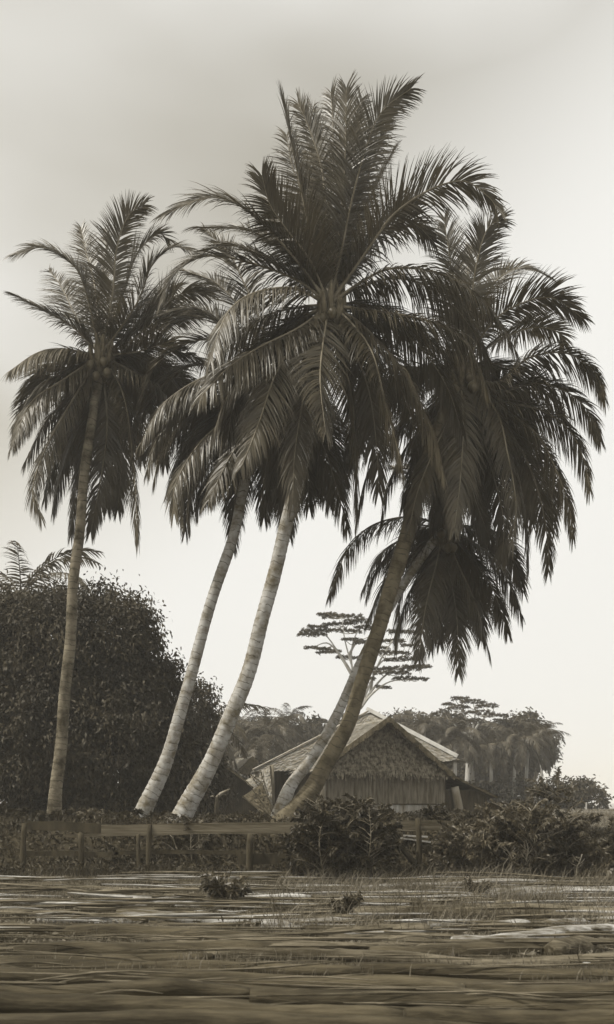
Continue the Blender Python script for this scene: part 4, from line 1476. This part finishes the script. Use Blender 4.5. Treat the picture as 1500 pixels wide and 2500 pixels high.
LOGS = [
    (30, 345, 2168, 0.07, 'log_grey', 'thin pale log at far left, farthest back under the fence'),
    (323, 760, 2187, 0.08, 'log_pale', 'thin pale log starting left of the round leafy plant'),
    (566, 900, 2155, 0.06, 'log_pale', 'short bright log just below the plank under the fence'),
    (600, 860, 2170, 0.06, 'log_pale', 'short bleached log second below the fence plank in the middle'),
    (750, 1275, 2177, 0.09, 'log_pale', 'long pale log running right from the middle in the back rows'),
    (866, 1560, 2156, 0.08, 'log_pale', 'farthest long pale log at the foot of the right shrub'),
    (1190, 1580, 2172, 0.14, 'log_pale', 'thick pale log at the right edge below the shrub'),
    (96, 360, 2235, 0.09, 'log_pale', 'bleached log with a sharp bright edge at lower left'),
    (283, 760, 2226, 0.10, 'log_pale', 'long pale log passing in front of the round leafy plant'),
    (140, 420, 2203, 0.08, 'log_shaded', 'dark thin log in the left middle rows'),
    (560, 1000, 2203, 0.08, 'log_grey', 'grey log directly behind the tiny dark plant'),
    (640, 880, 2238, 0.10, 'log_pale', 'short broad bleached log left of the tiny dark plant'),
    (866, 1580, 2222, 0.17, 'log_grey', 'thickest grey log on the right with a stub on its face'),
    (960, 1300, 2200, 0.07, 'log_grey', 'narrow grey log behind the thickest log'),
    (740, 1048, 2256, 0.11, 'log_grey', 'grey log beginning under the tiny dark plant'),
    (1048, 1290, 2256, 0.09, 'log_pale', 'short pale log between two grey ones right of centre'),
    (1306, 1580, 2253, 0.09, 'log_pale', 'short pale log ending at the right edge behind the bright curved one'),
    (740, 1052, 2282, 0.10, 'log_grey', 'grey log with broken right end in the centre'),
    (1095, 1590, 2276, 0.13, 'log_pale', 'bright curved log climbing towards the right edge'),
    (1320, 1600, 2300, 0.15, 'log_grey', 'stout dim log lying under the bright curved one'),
    (60, 560, 2262, 0.11, 'log_shaded', 'dark log below the bleached one at lower left'),
    (420, 800, 2276, 0.12, 'log_shaded', 'dark log in the centre left, fourth row from the bottom'),
    (40, 780, 2308, 0.13, 'log_shaded', 'long wavy dark log crossing the lower left'),
    (900, 1330, 2310, 0.12, 'log_shaded', 'dark log in the centre right under the broken pale log'),
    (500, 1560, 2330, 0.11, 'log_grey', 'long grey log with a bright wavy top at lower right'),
    (-60, 520, 2335, 0.10, 'log_shaded', 'long dark log, fifth band from the bottom at left'),
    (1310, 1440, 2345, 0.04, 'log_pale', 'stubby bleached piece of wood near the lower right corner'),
    (-60, 880, 2362, 0.11, 'log_shaded', 'dim log, fourth band from the bottom on the left'),
    (880, 1620, 2360, 0.11, 'log_shaded', 'dim log right of the middle, below the bright wavy one'),
    (-80, 1130, 2390, 0.12, 'log_shaded', 'very long dark log crossing most of the lower picture'),
    (1130, 1700, 2390, 0.12, 'log_shaded', 'dark log low at the right edge, butting the very long one'),
    (-100, 620, 2420, 0.12, 'log_shaded', 'second nearest dark log at the lower left corner'),
    (610, 1700, 2422, 0.12, 'log_shaded', 'second nearest dark log, lower middle to right edge'),
    (-100, 980, 2452, 0.13, 'log_shaded', 'nearest dark log fully above the lower left frame edge'),
    (990, 1750, 2455, 0.13, 'log_shaded', 'nearest dark log at the bottom right corner'),
    (-100, 1700, 2486, 0.13, 'log_shaded', 'dark log running along the bottom frame edge'),
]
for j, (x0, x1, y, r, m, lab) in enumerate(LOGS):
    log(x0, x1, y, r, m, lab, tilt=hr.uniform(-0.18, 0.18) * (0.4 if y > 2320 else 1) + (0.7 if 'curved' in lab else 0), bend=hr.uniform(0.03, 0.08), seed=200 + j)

# loose bark, sticks and splinters between the logs: nobody could count them
def splinters(n_, yr, lr, wr, mt, seed, label, zmax=0.12):
    rng = np.random.RandomState(seed)
    mb = MB()
    for j in range(n_):
        y = 1 / rng.uniform(1 / yr[1], 1 / yr[0])
        x = rng.uniform(-0.34, 0.36) * y
        ln = rng.uniform(*lr) * (0.6 + y / 20)
        w = rng.uniform(*wr)
        az = rng.normal(0, 0.10)
        z = float(terrain_h(x, y)) + rng.uniform(0.01, zmax)
        d = np.array([math.cos(az), math.sin(az), rng.normal(0, 0.02)])
        a = np.array([x, y, z])
        s = spline([a - d * ln / 2, a + np.array([0, rng.normal(0, .03), rng.normal(0, .015)]), a + d * ln / 2], 6)
        mb.tube(s, w * np.array([0.4, 0.9, 1, 0.9, 0.8, 0.3]), sides=5, rough=0.5)
    tag(mb.build('driftwood_splinters', mt, kind='stuff'), label, 'driftwood')


splinters(170, (8.5, 17.0), (0.4, 2.2), (0.008, 0.028), M['log_grey'], 301, 'grey sticks and bark strips strewn between the foreground logs')
splinters(90, (9.5, 17.0), (0.3, 1.8), (0.008, 0.022), M['log_pale'], 302, 'bleached splinters lying on the back rows of logs')
splinters(120, (6.3, 10.5), (0.3, 1.8), (0.004, 0.011), M['log_grey'], 303, 'thin sticks and bark strips lying on the nearest logs', zmax=0.13)

# ------------------------------------------------------------------ grass and ground cover
_lr = np.random.RandomState(88)
_y = 1 / _lr.uniform(1 / 18.0, 1 / 8.4, 9000)
_x = _lr.uniform(-0.36, 0.38, 9000) * _y
_D = _lr.normal(size=(9000, 3)) * np.array([1, 1, 0.15])
_L = _lr.uniform(0.03, 0.11, 9000)
tag(MB().leaves(np.stack([_x, _y, terrain_h(_x, _y) + _lr.uniform(0.01, 0.05, 9000)], -1), _D, _L, _L * 0.3, _lr).build('leaf_litter', M['grass'], kind='stuff'), 'dead leaf litter on the soil between the foreground logs', 'leaf litter')


def blades(name, n_, xr, yr, hmin, hmax, mt, seed, width=0.012, label=None, cond=None, lean=0.5):
    rng = np.random.RandomState(seed)
    x = rng.uniform(xr[0], xr[1], n_)
    y = rng.uniform(yr[0], yr[1], n_)
    pn = np.sin(x * 2.1 + 1.7 * np.sin(y * 1.3)) * np.sin(y * 3.1 + x * 0.6) + 0.5 * rng.normal(size=n_)
    keep = pn > 0.0
    if cond is not None: keep &= cond(x, y)
    x, y = x[keep], y[keep]
    m = len(x)
    z = terrain_h(x, y) - 0.01
    h = rng.uniform(hmin, hmax, m) * rng.uniform(0.5, 1, m)
    az = rng.uniform(0, 6.28, m)
    dr = np.stack([np.cos(az), np.sin(az), 0 * az], -1)
    wv = np.stack([-np.sin(az + 0.8), np.cos(az + 0.8), 0 * az], -1) * width / 2
    b = np.stack([x, y, z], -1)
    ln = (rng.uniform(0.05, lean, m) * h)[:, None]
    m1 = b + dr * ln * 0.4 + np.stack([0 * h, 0 * h, h * 0.6], -1)
    t = b + dr * ln * 1.3 + np.stack([0 * h, 0 * h, h], -1)
    V = np.stack([b - wv, b + wv, m1 + wv * 0.8, m1 - wv * 0.8, t], 1).reshape(-1, 3)
    o = np.arange(m)[:, None] * 5
    Q = np.concatenate([o, o + 1, o + 2, o + 3], 1)
    T = np.concatenate([o + 3, o + 2, o + 4], 1)
    ob = MB().add(V, Q, T).build(name, mt, kind='stuff')
    tag(ob, label, 'grass')
    return ob


blades('short_grass', 90000, (-5.5, 7.5), (7.4, 18.0), 0.03, 0.16, M['grass'], 71, 0.010, 'short dry grass growing between the foreground logs')
blades('tall_grass', 14000, (-0.5, 7.0), (9.5, 17.2), 0.14, 0.50, M['grass'], 72, 0.009, 'taller dry grass stalks on the right between the logs', lean=0.9)
blades('fence_grass', 34000, (-6.5, 7.5), (16.8, 20.5), 0.08, 0.34, M['cover'], 73, 0.014, 'dark grass along the fence foot and up the bank')
blades('meadow_grass', 110000, (4, 26), (19, 60), 0.05, 0.13, M['meadow'], 74, 0.035, 'short meadow grass behind the right shrub reaching to the sea')


def cover(n_, xr, yr, hmax, L, mt, seed, label):
    rng = np.random.RandomState(seed)
    x = rng.uniform(xr[0], xr[1], n_)
    y = rng.uniform(yr[0], yr[1], n_)
    z = terrain_h(x, y) + rng.uniform(0, 1, n_) * hmax * (0.5 + 0.5 * np.sin(x * 1.7) * np.sin(y * 2.3 + x))
    D = rng.normal(size=(n_, 3)) + np.array([0, -0.3, 0.3])
    LL = L * rng.uniform(0.6, 1.2, n_)
    mb = MB().leaves(np.stack([x, y, z], -1), D, LL, LL * 0.4, rng)
    tag(mb.build('ground_cover', mt, kind='stuff'), label, 'plants')


cover(30000, (-7, 7), (17.6, 20.6), 0.32, 0.10, M['cover'], 81, 'low leafy weeds covering the bank behind the fence')
cover(16000, (-9, 6), (20.5, 31), 0.10, 0.10, M['cover'], 82, 'low weeds under the palms and around the huts')
